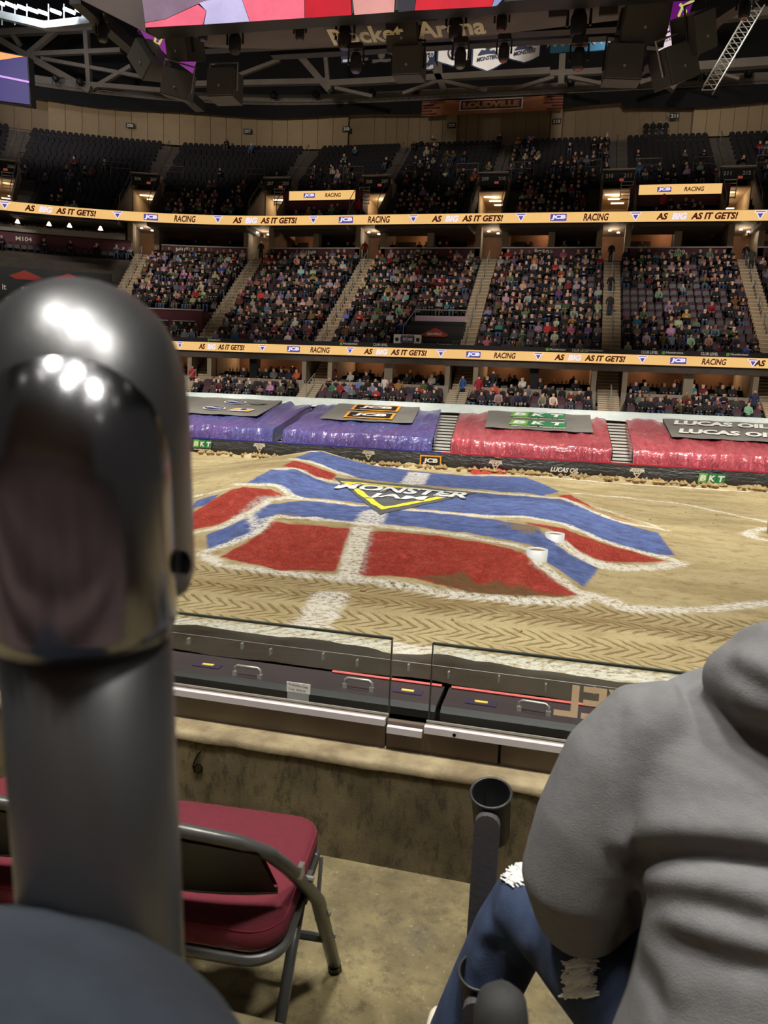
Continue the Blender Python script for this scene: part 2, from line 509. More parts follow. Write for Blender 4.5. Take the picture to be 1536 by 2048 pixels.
WHITE = [
    ([(404, 1106), (446, 1090), (510, 1068), (539, 1035), (557, 1031), (623, 1036), (720, 1046), (790, 1055), (850, 1060), (936, 1072), (1033, 1090), (1065, 1102)], 0.42),
    ([(1080, 1130), (1123, 1158), (1155, 1181), (1190, 1191)], 0.45),
    ([(404, 1106), (438, 1127), (575, 1146), (672, 1154), (750, 1162), (850, 1178), (936, 1191), (1053, 1200), (1155, 1202), (1194, 1191)], 0.42),
    ([(1194, 1193), (1250, 1213), (1340, 1221), (1450, 1215), (1540, 1203)], 0.5),
    ([(393, 1063), (446, 1051), (495, 1025), (530, 998), (572, 993), (640, 1001), (720, 1009), (800, 1018), (900, 1026), (980, 1032), (1050, 1034), (1123, 1046), (1188, 1072), (1240, 1092), (1318, 1111), (1363, 1125)], 0.5),
    ([(475, 968), (521, 968), (557, 970), (579, 988), (601, 995)], 0.5),
    ([(540, 936), (595, 936), (634, 956), (683, 965), (760, 970), (955, 982), (1080, 992), (1126, 996), (1175, 1017), (1240, 1043), (1331, 1060)], 0.5),
    ([(586, 917), (615, 921), (677, 944), (699, 951)], 0.6),
    ([(625, 901), (643, 900), (691, 915), (740, 928), (823, 939), (935, 949), (1060, 952)], 0.5),
    ([(1060, 952), (1209, 964), (1375, 975), (1540, 985)], 0.45),
    ([(1141, 985), (1248, 994), (1366, 1007), (1463, 1027), (1540, 1045)], 0.4),
    ([(1199, 1016), (1296, 1046), (1331, 1060)], 0.3),
    ([(1126, 1088), (1162, 1112), (1196, 1131), (1240, 1135), (1318, 1134), (1363, 1125)], 0.5),
    ([(724, 1056), (716, 1090), (708, 1120), (700, 1152)], 0.62), ([(752, 1022), (735, 1046)], 0.8), ([(842, 941), (825, 966)], 1.0),
    ([(662, 1187), (634, 1231)], 0.75), ([(620, 1250), (592, 1284), (585, 1305)], 0.8),
    ([(499, 1028), (518, 1068)], 0.35), ([(393, 990), (430, 982), (457, 976)], 0.35),
    ([(1494, 1067), (1510, 1060), (1540, 1056)], 0.5), ([(1494, 1067), (1510, 1075), (1540, 1080)], 0.5),
]
a_blue, a_red, a_white = paint(BLUE, []), paint(RED, []), paint([], WHITE)
a_white = np.minimum(a_white, np.abs(gy.ravel() - 9.5) - 0.3)           # white edge line along the near barrier
a_patch = paint([[(830, 1150), (900, 1140), (1000, 1160), (1120, 1190), (1050, 1200), (940, 1190)], [(1000, 1045), (1070, 1050), (1085, 1064), (1040, 1062)], [(555, 1028), (600, 1030), (620, 1040), (560, 1038)]], [])
clod = np.clip(-a_red.reshape(gx.shape) / 0.5, 0, 1) + 0.25
gz = gz0 + 0.075 * clod * fbm(gx * 2.0, gy * 2.0, 4, 1) - 0.05 * clod * np.abs(fbm(gx * 3.2, gy * 3.2, 3, 2)) + .02 + 0.012 * fbm(gx * 0.9, gy * 0.9, 3, 3)
for yc, w, dp in ((10.75, 0.55, 0.05), (12.4, 0.5, 0.035)):                                       # wheel ruts
    gz -= dp * np.exp(-((gy - yc - 0.02 * gx) / w) ** 4) * (gz0 < 0.02)
gz += np.exp(-((gy - 37.25) / 0.55) ** 2) * (0.12 + 0.16 * fbm(gx * 1.3, gy, 4, 5))                 # spill against the far barrier
nr, nc = gx.shape
idx = np.arange(nr * nc).reshape(nr, nc)
dm = bpy.data.meshes.new('dirt_floor')
fq = np.stack([idx[:-1, :-1], idx[:-1, 1:], idx[1:, 1:], idx[1:, :-1]], -1).reshape(-1, 4)
dm.vertices.add(nr * nc); dm.vertices.foreach_set('co', np.stack([gx, gy, gz], -1).astype(np.float32).ravel())
dm.loops.add(fq.size); dm.loops.foreach_set('vertex_index', fq.astype(np.int32).ravel())
dm.polygons.add(len(fq)); dm.polygons.foreach_set('loop_start', np.arange(0, fq.size, 4, dtype=np.int32))
dm.polygons.foreach_set('use_smooth', np.ones(len(fq), bool))
dm.update()
for n_, a_ in (('blue', a_blue), ('red', a_red), ('white', a_white), ('patch', a_patch)):
    at = dm.attributes.new(n_, 'FLOAT', 'POINT'); at.data.foreach_set('value', a_.astype(np.float32))


def dirt_material():
    m = bpy.data.materials.new('painted_dirt'); m.use_nodes = True
    nt = m.node_tree; bs = nt.nodes['Principled BSDF']; bs.inputs['Roughness'].default_value = 0.95
    bs.inputs['Specular IOR Level'].default_value = 0.15
    oc = coords(nt)
    def A(n):
        k = nt.nodes.new('ShaderNodeAttribute'); k.attribute_name = n; return S(nt, k.outputs['Fac'])
    big, mid, fine = noise(nt, coords(nt, 'Object', (1, 2.2, 1)), 0.35, 4), noise(nt, oc, 2.5, 6, 0.7), noise(nt, oc, 11, 5, 0.75)
    sep = nt.nodes.new('ShaderNodeSeparateXYZ'); nt.links.new(oc, sep.inputs[0])
    X, Y = S(nt, sep.outputs[0]), S(nt, sep.outputs[1])
    tread = None                                                            # chevrons pressed by the tyres
    for yc, w, sl in ((9.9, 0.42, 0.02), (10.75, 0.42, 0.02), (11.7, 0.4, 0.03), (12.6, 0.38, 0.0)):
        v = (Y - yc) - X * sl
        inside = v.abs().step(w, w - 0.1)
        ph = ((X * 4.6) + (v.abs() * 4.2) + (mid - .5) * .8).fract()
        t = ((ph - 0.5).abs() * 2).step(0.62, 0.86) * inside * mid.step(.3, .5)
        tread = t if tread is None else tread.op('MAXIMUM', t)
    v2 = Y.step(13.2, 9.5)
    cr_ = noise(nt, oc, 5.0, 8, 0.82, 0.6); scr = noise(nt, coords(nt, 'Object', (.5, 3.0, 1)), 3.0, 7, .75)
    c = mix(nt, big.step(0.35, 0.7), lin(210, 192, 146), lin(182, 160, 116))
    c = mix(nt, mid.step(0.48, 0.72) * 0.6, c, lin(146, 118, 74))
    c = mix(nt, scr.step(0.54, 0.7) * 0.45, c, lin(116, 92, 56))
    c = mix(nt, fine.step(0.56, 0.7) * 0.5, c, lin(104, 82, 50))
    c = mix(nt, v2 * 0.5, c, lin(214, 196, 148))
    c = mix(nt, tread * 0.6, c, lin(128, 102, 58))
    c = mix(nt, ((Y - 11.9) - X * .02).abs().step(.75, .1) * (scr.step(.35, .6) * .6), c, lin(128, 98, 58))
    edge = (mid - 0.5) * 0.3 + (fine - 0.5) * 0.2
    bl = (A('blue') + edge * 0.6).step(0.05, -0.05)
    cb = mix(nt, mid.step(0.35, 0.7), lin(112, 132, 192), lin(74, 90, 146))  # darker blue mottling puts shade of the rough surface into the colour
    cb = mix(nt, scr.step(0.5, 0.62) * 0.55, cb, lin(96, 96, 112))
    cb = mix(nt, fine.step(0.54, 0.66) * 0.7, cb, lin(104, 94, 80)); cb = mix(nt, (mid * .5 + fine * .5).step(.56, .64) * .7, cb, lin(132, 116, 88))
    c = mix(nt, bl, c, cb)
    rd = (A('red') + edge * 0.5).step(0.05, -0.05)
    cr = mix(nt, mid.step(0.3, 0.75), lin(250, 112, 94), lin(226, 80, 66))
    cr = mix(nt, (cr_ - .5).abs().step(.022, .0) * .85, cr, lin(92, 32, 26))
    cr = mix(nt, fine.step(0.57, 0.72) * 0.5, cr, lin(164, 50, 42)); cr = mix(nt, (mid * .6 + fine * .4).step(.58, .68) * .5, cr, lin(124, 44, 34))  # darker reds put the shade of cracks and clod crevices into the colour
    c = mix(nt, rd, c, cr)
    pt = (A('patch') + (mid - 0.5) * 1.3).step(0.1, -0.1)
    c = mix(nt, pt * 0.85, c, mix(nt, fine, lin(176, 150, 102), lin(124, 98, 62)))
    wh = (A('white') + edge + .05).step(0.07, -0.12) * (fine * .7 + scr * .3).step(0.6, 0.47)
    c = mix(nt, wh * .97, c, lin(250, 244, 230))
    nt.links.new(c, bs.inputs['Base Color'])
    bump(nt, fine * 0.6 + mid * 0.6 + scr * .5 + (cr_ - .5).abs() * rd * 1.5 - tread * 0.4, 1.0, 0.14, bs)
    return m


floor_o = ob('floor', dm, kind='structure', label='brown dirt track with red and blue painted ramps and white lines')
dm.materials.append(dirt_material())
base = MB().box((-3, 22, -0.35), (70, 62, 0.4)).ob('floor_slab', mat('slab_concrete', (120, 104, 78), 0.9), kind='structure')

# painted emblem lying on the dirt
def lay(p, off): return np.array([p[0], p[1], float(hgt(p[0], p[1], gz)) + off])
E3 = [np.array(q, float) for q in ((680, 962), (940, 986), (763, 1021))]
def tri_layer(name, k, off, m, hole=None):
    """draped ring or filled triangle scaled about its centroid by k"""
    cen = sum(E3) / 3; sc_ = np.array([1, 1 + (k - 1) * 1.6])
    a = [cen + (q - cen) * k * (sc_ if k > 1 else 1) for q in E3]
    mb = MB(); n = 40
    b = [cen + (q - cen) * hole for q in E3] if hole else [cen] * 3
    for i in range(3):
        j = (i + 1) % 3
        mb.grid([[lay(onto(*((a[i] + (a[j] - a[i]) * u / n) * (1 - w / 12) + (b[i] + (b[j] - b[i]) * u / n) * (w / 12))), off) for u in range(n + 1)] for w in range(13)])
    return mb.ob(name, m, parent=floor_o)
m_yel, m_char = mat('yellow_paint', (232, 214, 50), 0.9, nz=(6, 0.25)), mat('charcoal_paint', (82, 82, 84), 0.9, nz=(5, 0.3))
m_wpaint = mat('white_paint', (226, 228, 226), 0.9, nz=(7, 0.2))
tri_layer('emblem_border', 1.1, 0.014, m_char)
tri_layer('emblem_edge', 1.0, 0.022, m_yel, 0.8)
def drape_text(body, pl, pr, ph, m, off, shear=0.1):
    pl, pr, ph = np.array(pl, float), np.array(pr, float), np.array(ph, float)
    v, f = text_shape(body, 0.035, shear)
    w = v[:, 0].max() - v[:, 0].min()
    ob('lettering', me_new('lettering', [lay(onto(*(pl + (pr - pl) * ((x + w / 2) / w) + (ph - pl) * (y + 0.5))), off) for x, y in v], f, (m,)), floor_o)
for off, mm, g in ((0.03, m_char, 1.5), (0.038, m_wpaint, 0)):
    drape_text('MONSTER', (668 - g, 976.5 + g), (931 + g, 997.5 + g), (680 - g, 966 - g), mm, off)
    drape_text('JAM', (731 - g, 996 + g), (848 + g, 1004.5 + g), (740 - g, 986.5 - g), mm, off)

# white plastic drums set in the mound corners, and clods of dirt
m_drum = mat('white_plastic', (222, 224, 226), 0.4, nz=(3, 0.12))
for (px, py, z), lab in (((1074, 1100, 0.56), 'white plastic drum packed with dirt at the near corner of the red mound'),
                         ((1110, 1068, 0.58), 'white plastic drum packed with dirt at the right end of the blue lane')):
    c = atZ(px, py, z)
    r = empty('corner_drum', (c[0], c[1], 0.0), lab, 'drum')
    MB().lathe([(0.205, 0.0), (0.21, z + 0.02), (0.19, z + 0.02), (0.19, z - 0.03)], 20).ob('shell', m_drum, parent=r, smooth=True)
    MB().lathe([(0.0, z + 0.0), (0.1, z + 0.01), (0.19, z - 0.02)], 14).ob('dirt_fill', mat('packed_dirt', (160, 132, 88), 0.95, nz=(20, 0.4)), parent=r, smooth=True)
c = atZ(1560, 1070, 0.0)
r = empty('marker_barrel', (c[0], c[1], 0), 'pale rounded marker barrel on a white ring at the right edge of the track', 'barrel')
MB().lathe([(0.0, 0.9), (0.25, 0.86), (0.34, 0.7), (0.36, 0.35), (0.34, 0.0)], 20).ob('shell', mat('grey_plastic', (170, 168, 158), 0.5), parent=r, smooth=True)
m_clod = mat('dirt_clod', (178, 150, 102), 0.95, nz=(6, 0.5))
clods = MB()
for i in range(360):
    x = random.uniform(-19, 12); y = 36.9 + random.uniform(-0.5, 0.4) if i < 300 else random.uniform(10, 36)
    if i >= 300: x = random.uniform(-9, 8)
    s = random.uniform(0.05, 0.2) * (1 if i < 300 else 0.3)
    z = float(hgt(x, y)) + (0.15 if i < 300 else 0.0)
    v = [np.array(q) * s * random.uniform(0.7, 1.2) + (x, y, z) for q in ((1, 0, 0), (0, 1, 0), (-1, 0, 0), (0, -1, 0), (0, 0, 1), (0, 0, -1))]
    clods.add(v, [(0, 1, 4), (1, 2, 4), (2, 3, 4), (3, 0, 4), (1, 0, 5), (2, 1, 5), (3, 2, 5), (0, 3, 5)])
clods.ob('dirt_clods', m_clod, kind='stuff', label='crumbled clods of dirt lying along the far barrier and on the track', cat='dirt')

# ------------------------------------------------------------------ far barrier, tarped seats and the stairs between them
m_vinyl = mat('black_vinyl', (60, 60, 62), 0.35, nz=(1.2, 0.3), bp=(2.2, 0.6, 0.2), sc=(1, 1, 3))
rb = empty('track_barrier', (0, 37.55, 0), 'long black vinyl covered barrier with sponsor marks behind the dirt', 'barrier')
g = []
for x in np.arange(-30, 21, 0.35):
    w = 0.05 * fbm(np.array([x * 0.7]), np.array([3.0]))[0]
    g.append([(x, 37.5 - 37.55 + w * k + (0.12 if k > 0.6 else 0), 0.80 - 0.9 * k) for k in (0, .15, .3, .45, .6, .8, 1)])
MB().grid([[(p[0], p[1], p[2]) for p in q] for q in g]).ob('cover', m_vinyl, parent=rb, smooth=True)
MB().box((-4.5, 0.12, 0.80), (51, 0.24, 0.03)).ob('cap', M['black'], parent=rb)
m_blue, m_redt = mat('blue_curb', (44, 46, 128), 0.5), mat('red_curb', (176, 40, 58), 0.5)
MB().box((-18.0, 0.0, 0.84), (24.0, 0.1, 0.07)).ob('edge_strip', m_blue, parent=rb)
MB().box((7.6, 0.0, 0.84), (27.2, 0.1, 0.07)).ob('edge_strip', m_redt, parent=rb)
m_white, m_orange, m_green, m_green2 = M['white'], mat('orange_print', (240, 160, 50), 0.6), mat('lime_print', (110, 178, 70), 0.6), mat('green_print', (38, 130, 72), 0.6)
m_navy, m_gold, m_blk = mat('navy_print', (36, 40, 96), 0.6), mat('gold_print', (214, 190, 140), 0.6), mat('black_print', (26, 24, 26), 0.6)


def quad(mb, fn, x0, x1, y0, y1, sk=0.0):
    return mb.add([fn(x0 + sk * (y0), y0), fn(x1 + sk * y0, y0), fn(x1 + sk * y1, y1), fn(x0 + sk * y1, y1)], [(0, 1, 2, 3)])


def off(fn, d):
    """the same sheet lifted by d along its normal (towards the viewer)"""
    o = np.asarray(fn(0, 0), float); r = np.asarray(fn(1e-3, 0), float) - o; u = np.asarray(fn(0, 1e-3), float) - o
    n = np.cross(r, u); n = n / np.linalg.norm(n)
    return lambda x, y: np.asarray(fn(x, y), float) + n * d


def mark_excavator(par, fn, h):
    """white letters in a dark plate with an orange frame"""
    w = h * 1.95
    mb = MB(); quad(mb, fn, -w / 2, w / 2, -h / 2, h / 2); mb.ob('logo_frame', m_orange, parent=par)
    mb = MB(); quad(mb, off(fn, .012), -w / 2 * .88, w / 2 * .88, -h / 2 * .76, h / 2 * .76); mb.ob('logo_plate', m_blk, parent=par)
    text('lettering', 'JCB', m_white, off(fn, .024), h * .5, w * .68, 0.05, 0.1, par)


def mark_triangle(par, fn, h, ink=m_gold, word=m_white):
    mb = MB(); t = h / 2
    a, b, c = (-h * .62, t), (h * .62, t), (0, -t)
    def inner(p, k): return ((p[0]) * k, (p[1] - t * .25) * k + t * .25)
    A_, B_ = [a, b, c], [inner(q, .7) for q in (a, b, c)]
    for i in range(3):
        j = (i + 1) % 3
        mb.add([fn(*A_[i]), fn(*A_[j]), fn(*B_[j]), fn(*B_[i])], [(0, 3, 2, 1)])
    mb.ob('logo_triangle', ink, parent=par)
    f2 = off(fn, .012)
    text('lettering', 'MONSTER', word, lambda x, y: f2(x, y + t * .5), h * .24, h * 1.35, 0.04, 0.1, par)
    text('lettering', 'JAM', word, lambda x, y: f2(x, y - t * .02), h * .22, h * .62, 0.04, 0.1, par)


def mark_tyre(par, fn, h, tagline=True):
    w = h * 2.6
    for i, (ch, m_) in enumerate(zip('BKT', (m_green, m_green2, m_green2))):
        x0 = -w / 2 + i * w / 3
        mb = MB(); quad(mb, fn, x0, x0 + w / 3 * .94, -h / 2, h / 2, 0.12); mb.ob('logo_block', m_, parent=par)
        f2 = off(fn, .015); xc = x0 + w / 6
        text('lettering', ch, m_white, lambda x, y, xc=xc, f2=f2: f2(x + xc + .12 * y, y), h * .62, h * .6, 0.05, 0.05, par)
    if tagline: text('lettering', 'GROWING TOGETHER', m_white, lambda x, y: off(fn, .01)(x, y - h * .72), h * .16, w * .95, 0.02, 0.0, par)


def wall_fn(px, py, Y=37.36):
    p = atY(px, py, Y); p = np.array([p[0], p[1] - 37.55, p[2]])
    return lambda x, y, p=p: p + np.array([x, 0, y])


mark_tyre(rb, wall_fn(405, 888), 0.42)
for px, py in ((519, 896), (737, 911), (991, 931), (1274, 947)): mark_triangle(rb, wall_fn(px, py), 0.5)
mark_excavator(rb, wall_fn(861, 922), 0.56)
text('lettering', 'LUCAS OIL', m_white, wall_fn(1129, 940), 0.24, 1.35, 0.04, 0.3, rb)
mark_tyre(rb, wall_fn(1424, 957), 0.45)


def tarp_material(name, col, col2):
    m = mat(name, col, 0.24, nz=(0.35, 0), col2=col2, coat=0.5)
    nt = m.node_tree
    bump(nt, noise(nt, coords(nt, 'Object', (1.6, .7, .45)), 2.4, 6, .66, 1.2) + noise(nt, coords(nt, 'Object', (1.5, 1, .35)), 6.0, 4, .6, .8) * .5, 1.0, 0.3, nt.nodes['Principled BSDF'])
    return m
m_purple, m_redtarp = tarp_material('purple_vinyl', (120, 92, 160), (98, 100, 168)), tarp_material('red_vinyl', (206, 94, 106), (198, 80, 92))
m_grey_t = mat('grey_vinyl', (122, 118, 112), 0.5, nz=(1, .2), bp=(2, .5, .1))


def tarp(x0f, x1f, x0b, x1b, m, label, art):
    """vinyl sheet over folded seats: front skirt, long sloping top, side skirts"""
    r = empty('seat_tarp', ((x0f + x1f) / 2, 37.8, 0.75), label, 'tarp', 'vinyl tarps over the folded front rows')
    ox, oy, oz = r.location
    def top(u, v):      # u along x 0..1, v from front 0 to back 1
        xa, xb = x0f + (x0b - x0f) * v, x1f + (x1b - x1f) * v
        return np.array([xa + (xb - xa) * u - ox, 38.15 + 6.2 * v - oy, 1.58 + 1.38 * v - oz])
    mb = MB(); rows = []
    n = 120
    for v, kind in [(0, 'f0'), (0, 'f1'), (0, 'f2')] + [(k / 14, 't') for k in range(15)]:
        q = []
        for i in range(n + 1):
            u = i / n; p = top(u, v)
            wv = fbm(np.array([p[0] * 2.3 + ox]), np.array([p[1] * .8 + (0 if kind == 't' else 9)]), 4, 11)[0]; pl = abs(fbm(np.array([p[0] * 1.4 + ox]), np.array([3.7]), 3, 12)[0])
            if kind == 'f0': p = p + (0, -0.34 + .05 * wv + .16 * pl, -0.85)
            elif kind == 'f1': p = p + (0, -0.24 + .09 * wv + .1 * pl, -0.42)
            elif kind == 'f2': p = p + (0, -0.1 + .05 * wv, -0.05 - .06 * pl)
            else: p = p + (0, 0, 0.07 * wv - 0.03)
            q.append(p)
        rows.append(q)
    mb.grid(rows)
    for u, sg in ((0, -1), (1, 1)):
        mb.grid([[top(u, k / 14) + (sg * .02, 0, -.02) for k in range(15)], [top(u, k / 14) + (sg * .06, 0, -.35 - .03 * (k % 2)) for k in range(15)], [top(u, k / 14) + (sg * .05, 0, -.72 * min(1, (1.1 - .02 * k))) for k in range(15)]])
    mb.ob('cover', m, parent=r, smooth=True)
    def panel(u0, u1, v0, v1):
        mb = MB(); mb.grid([[top(u0 + (u1 - u0) * i / 12, v0 + (v1 - v0) * k / 6) + (0, 0, .075 + .02 * math.sin(i * 1.7 + k)) for i in range(13)] for k in range(7)])
        mb.ob('logo_panel', m_grey_t, parent=r, smooth=True)
    def sheet(u, v):
        o = top(u, v) + (0, 0, .13); e = top(u + 1e-3, v) - top(u, v); e = e / np.linalg.norm(e)
        w = top(u, min(1, v + 1e-3)) - top(u, v); w = w / np.linalg.norm(w)
        return lambda x, y: o + e * x + w * y
    art(r, panel, sheet)
    return r


def art_ovals(r, panel, sheet):
    panel(.02, .79, .32, .99)
    for u, v in ((.5, .8), (.43, .52)):
        f = sheet(u, v); a, b = .72, .42
        for k, m_ in ((1.0, m_white), (.88, m_navy)):
            ff = off(f, .01 if k < 1 else 0)
            MB().add([ff(a * k * math.cos(t), b * k * math.sin(t)) for t in np.linspace(0, 2 * math.pi, 25)[:-1]], [tuple(range(24))]).ob('oval_logo', m_, parent=r)
        ff = off(f, .03)
        MB().grid([[ff(-.5 + t, .1 * math.sin(t * 6) + o) for t in np.linspace(0, 1, 13)] for o in (-.07, .07)]).ob('wave_mark', m_white, parent=r)
    f = sheet(.66, .78)
    MB().add([f(.55 * math.cos(t) * (1 + .25 * math.sin(3 * t)), .28 * math.sin(t)) for t in np.linspace(0, 2 * math.pi, 19)[:-1]], [tuple(range(18))]).ob('print_patch', mat('faded_print', (92, 104, 92), .7), parent=r)
    f = sheet(.63, .5)
    MB().add([f(-.75, -.3), f(.6, -.35), f(.75, .35), f(-.5, .4)], [(0, 1, 2, 3)]).ob('print_patch', mat('pale_print', (198, 190, 186), .7), parent=r)
    for i, (x, y, m_) in enumerate(((-.35, .05, m_orange), (.1, .1, m_navy), (.45, -.05, m_orange))):
        ff = off(f, .015)
        MB().add([ff(x + .2 * math.cos(t), y + .2 * math.sin(t)) for t in np.linspace(0, 2 * math.pi, 13)[:-1]], [tuple(range(12))]).ob('print_patch', m_, parent=r)


def art_excavator(r, panel, sheet):
    panel(.16, .83, .36, .99)
    mark_excavator(r, sheet(.5, .84), 1.45); mark_excavator(r, sheet(.5, .54), 1.45)


def art_tyre(r, panel, sheet):
    panel(.2, .9, .36, .99)
    mark_tyre(r, sheet(.55, .86), 1.15); mark_tyre(r, sheet(.55, .56), 1.15)


def art_oil(r, panel, sheet):
    panel(.24, .93, .36, .99)
    for v in (.84, .55): text('lettering', 'LUCAS OIL.', m_white, sheet(.59, v), .95, 4.9, .05, .25, r)


tarp(-24.0, -15.3, -24.6, -15.3, m_purple, 'purple vinyl tarp printed with two blue ovals, leftmost visible over the seats', art_ovals)
tarp(-14.75, -6.6, -14.85, -7.3, m_purple, 'purple vinyl tarp with two orange framed letter signs', art_excavator)
tarp(-5.65, 2.22, -6.15, 2.06, m_redtarp, 'red vinyl tarp with two green letter signs', art_tyre)
tarp(3.22, 11.5, 3.18, 11.3, m_redtarp, 'red vinyl tarp with white slanted lettering, rightmost over the seats', art_oil)
st_alu = mat('stair_metal', (196, 192, 182), 0.5, 0.1)
me_tread = MB().box((0, 0, -.02), (1.0, .38, .085)).mesh('stair_tread', st_alu)
me_riser = MB().box((0, 0, 0), (1.0, .03, .16)).mesh('stair_riser', M['black'])
for (xf0, xf1, xb0, xb1), lab in (((-15.3, -14.75, -15.3, -14.85), 'metal stairs between the two purple tarps'), ((-6.6, -5.65, -7.3, -6.15), 'metal stairs between the purple and the red tarp'), ((2.22, 3.22, 2.06, 3.18), 'metal stairs between the two red tarps')):
    r = empty('retractable_stairs', ((xf0 + xf1) / 2, 37.9, .0), lab, 'stairs')
    n = 15
    for i in range(n):
        v = i / (n - 1); xa, xb = xf0 + (xb0 - xf0) * v, xf1 + (xb1 - xf1) * v
        ctr = ((xa + xb) / 2 - r.location.x, 38.0 + 6.1 * v - r.location.y, .5 + 2.1 * v)
        t = ob('stair_tread', me_tread, r, ctr); t.scale = (xb - xa + .25, 1, 1)
        t = ob('stair_riser', me_riser, r, (ctr[0], ctr[1] - .17, ctr[2] - .1)); t.scale = (xb - xa + .25, 1, 1)
m_strip = mat('white_sheet', (214, 220, 214), 0.6, nz=(2, .12), bp=(3, .4, .08))
mb = MB()
rows = []
for x in np.arange(-30, 21.1, .5):
    w = .04 * fbm(np.array([x * .9]), np.array([1.0]))[0]
    rows.append([(x, 43.95, 2.78 + w), (x, 44.25, 2.93 + w), (x, 44.6, 3.2 + w), (x, 44.72, 3.3 + .3 * w), (x, 44.95, 3.24), (x, 44.95, 2.5)])
mb.grid(rows); mb.ob('wall_cover', m_strip, smooth=True, label='long white sheet stretched over the wall above the tarps', cat='sheet')

# ------------------------------------------------------------------ lower rows, boxes, first ribbon board
SMIN, SMAX = -50.0, 21.0
AISL = [-34.9, -25.7, -16.4, -6.75, 2.3, 11.4, 20.6]
LOW_ROWS = [(45.25, 2.85), (46.1, 3.1), (46.95, 3.35)]
mb = MB(); prof = [(44.9, 2.4)]
for Y, z in LOW_ROWS: prof += [(Y - .3, z), (Y + .55, z)]
prof += [(47.8, 3.4), (47.8, 2.2), (44.9, 2.2)]
sweep(mb, prof, -40, SMAX).ob('floor_lower_terrace', M['terrace'], kind='structure')
CLUB_N, CLUB_Y0, CLUB_Z0, CT, CR = 14, 48.35, 6.3, .84, .575
mb = MB(); prof = [(48.1, 5.7), (48.1, CLUB_Z0)]
for i in range(CLUB_N): prof += [(CLUB_Y0 + CT * i, CLUB_Z0 + CR * i), (CLUB_Y0 + CT * (i + 1), CLUB_Z0 + CR * i)]
prof += [(60.3, CLUB_Z0 + CR * CLUB_N), (60.3, 13.9), (49.5, 5.95)]
sweep(mb, prof, SMIN, SMAX).ob('floor_club_terrace', M['terrace'], kind='structure')
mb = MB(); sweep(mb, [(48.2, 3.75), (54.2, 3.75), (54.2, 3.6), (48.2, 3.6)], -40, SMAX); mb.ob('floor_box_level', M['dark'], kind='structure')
mb = MB(); sweep(mb, [(53.8, 3.7), (54.1, 3.7), (54.1, 9.0), (53.8, 9.0)], -40, SMAX); mb.ob('wall_box_back', mat('box_back_wall', (112, 82, 58), .8, nz=(.6, .4)), kind='structure')


def openings(gaps, a, b):
    """the stretches of a..b between gap centres (centre, half-width)"""
    out, s = [], a
    for c, h in sorted(gaps):
        if c - h > s: out.append((s, c - h))
        s = max(s, c + h)
    if s < b: out.append((s, b))
    return out
GAPS = [(a, .72) for a in AISL]
for a, b in openings(GAPS, -40, SMAX):
    mb = MB(); sweep(mb, [(47.75, 3.3), (47.75, 4.42), (47.95, 4.42), (47.95, 3.3)], a, b)
    mb.ob('trim_box_front', mat('box_wall', (158, 146, 128), .7) if 'bw' not in M else M['bw'], kind='structure')
# pillars and stair wells under the first ribbon
m_pil = mat('pillar_paint', (156, 140, 120), .8, nz=(1, .15))
for i, a in enumerate(AISL[:-1]):
    for sd in (-1, 1):
        p = P(a + sd * .9, 48.6); c = ang(a)
        MB().box((0, 0, 4.9), (.3, .9, 2.9)).ob('pillar', m_pil, loc=p, rot=(0, 0, c), kind='structure')
        p = P(a + sd * 1.0, 51.4)
        MB().box((0, 0, 4.6), (.12, 4.6, 3.2)).ob('wall_stair_side', m_pil, loc=p, rot=(0, 0, c), kind='structure')
    m_ = (a + AISL[i + 1]) / 2
    p = P(m_, 48.7)
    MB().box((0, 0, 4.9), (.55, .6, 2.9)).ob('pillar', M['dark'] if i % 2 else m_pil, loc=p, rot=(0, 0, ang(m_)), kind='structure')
m_amber = emis('amber_board', (250, 200, 126), 0.8, nz=(.4, .08))
m_brown, m_lwhite, m_lnavy = emis('dark_red_letters', (74, 22, 14), .8), emis('bright_letters', (240, 230, 250), .85), emis('violet_letters', (84, 74, 150), .8)


def board(name, Y, z0, z1, a, b, label, group=None):
    r = empty(name, (0, 0, 0), label, 'ribbon board', group)
    mb = MB(); sweep(mb, [(Y, z0), (Y + .3, z0), (Y + .3, z1), (Y, z1)], a, b, 1.0); mb.ob('housing', M['black'], parent=r)
    mb = MB(); st = srange(a, b, 1.0); mb.grid([[P(s, Y - .012, z0 + .015), P(s, Y - .012, z1 - .015)] for s in st]); mb.ob('screen', m_amber, parent=r)
    return r


def on_board(Y, s0, zc): return lambda x, y, d=0.0: P(s0 + x, Y - .02 - d, zc + y)


def badge(par, fn, h):
    mb = MB()
    mb.add([fn(-.62 * h, .5 * h), fn(.62 * h, .5 * h), fn(.62 * h, .28 * h), fn(-.62 * h, .28 * h)], [(3, 2, 1, 0)])
    mb.add([fn(-.46 * h, .26 * h), fn(.46 * h, .26 * h), fn(0, -.5 * h)], [(2, 1, 0)])
    mb.ob('badge', m_lwhite, parent=par)
    mb = MB()
    mb.add([fn(-.3 * h, .2 * h, .01), fn(.3 * h, .2 * h, .01), fn(0, -.34 * h, .01)], [(2, 1, 0)])
    mb.add([fn(-.5 * h, .44 * h, .01), fn(.5 * h, .44 * h, .01), fn(.5 * h, .34 * h, .01), fn(-.5 * h, .34 * h, .01)], [(3, 2, 1, 0)])
    mb.ob('badge_print', m_lnavy, parent=par)


def slogan(par, Y, s, z, h):
    w = h * 11.6
    for body, x, ww, m_ in (('AS', -.427, .145, m_brown), ('BIG', -.21, .19, m_lwhite), ('AS IT GETS!', .215, .57, m_brown)):
        f = on_board(Y, s + x * w, z); text('lettering', body, m_, f, h, ww * w, .045, .22, par)


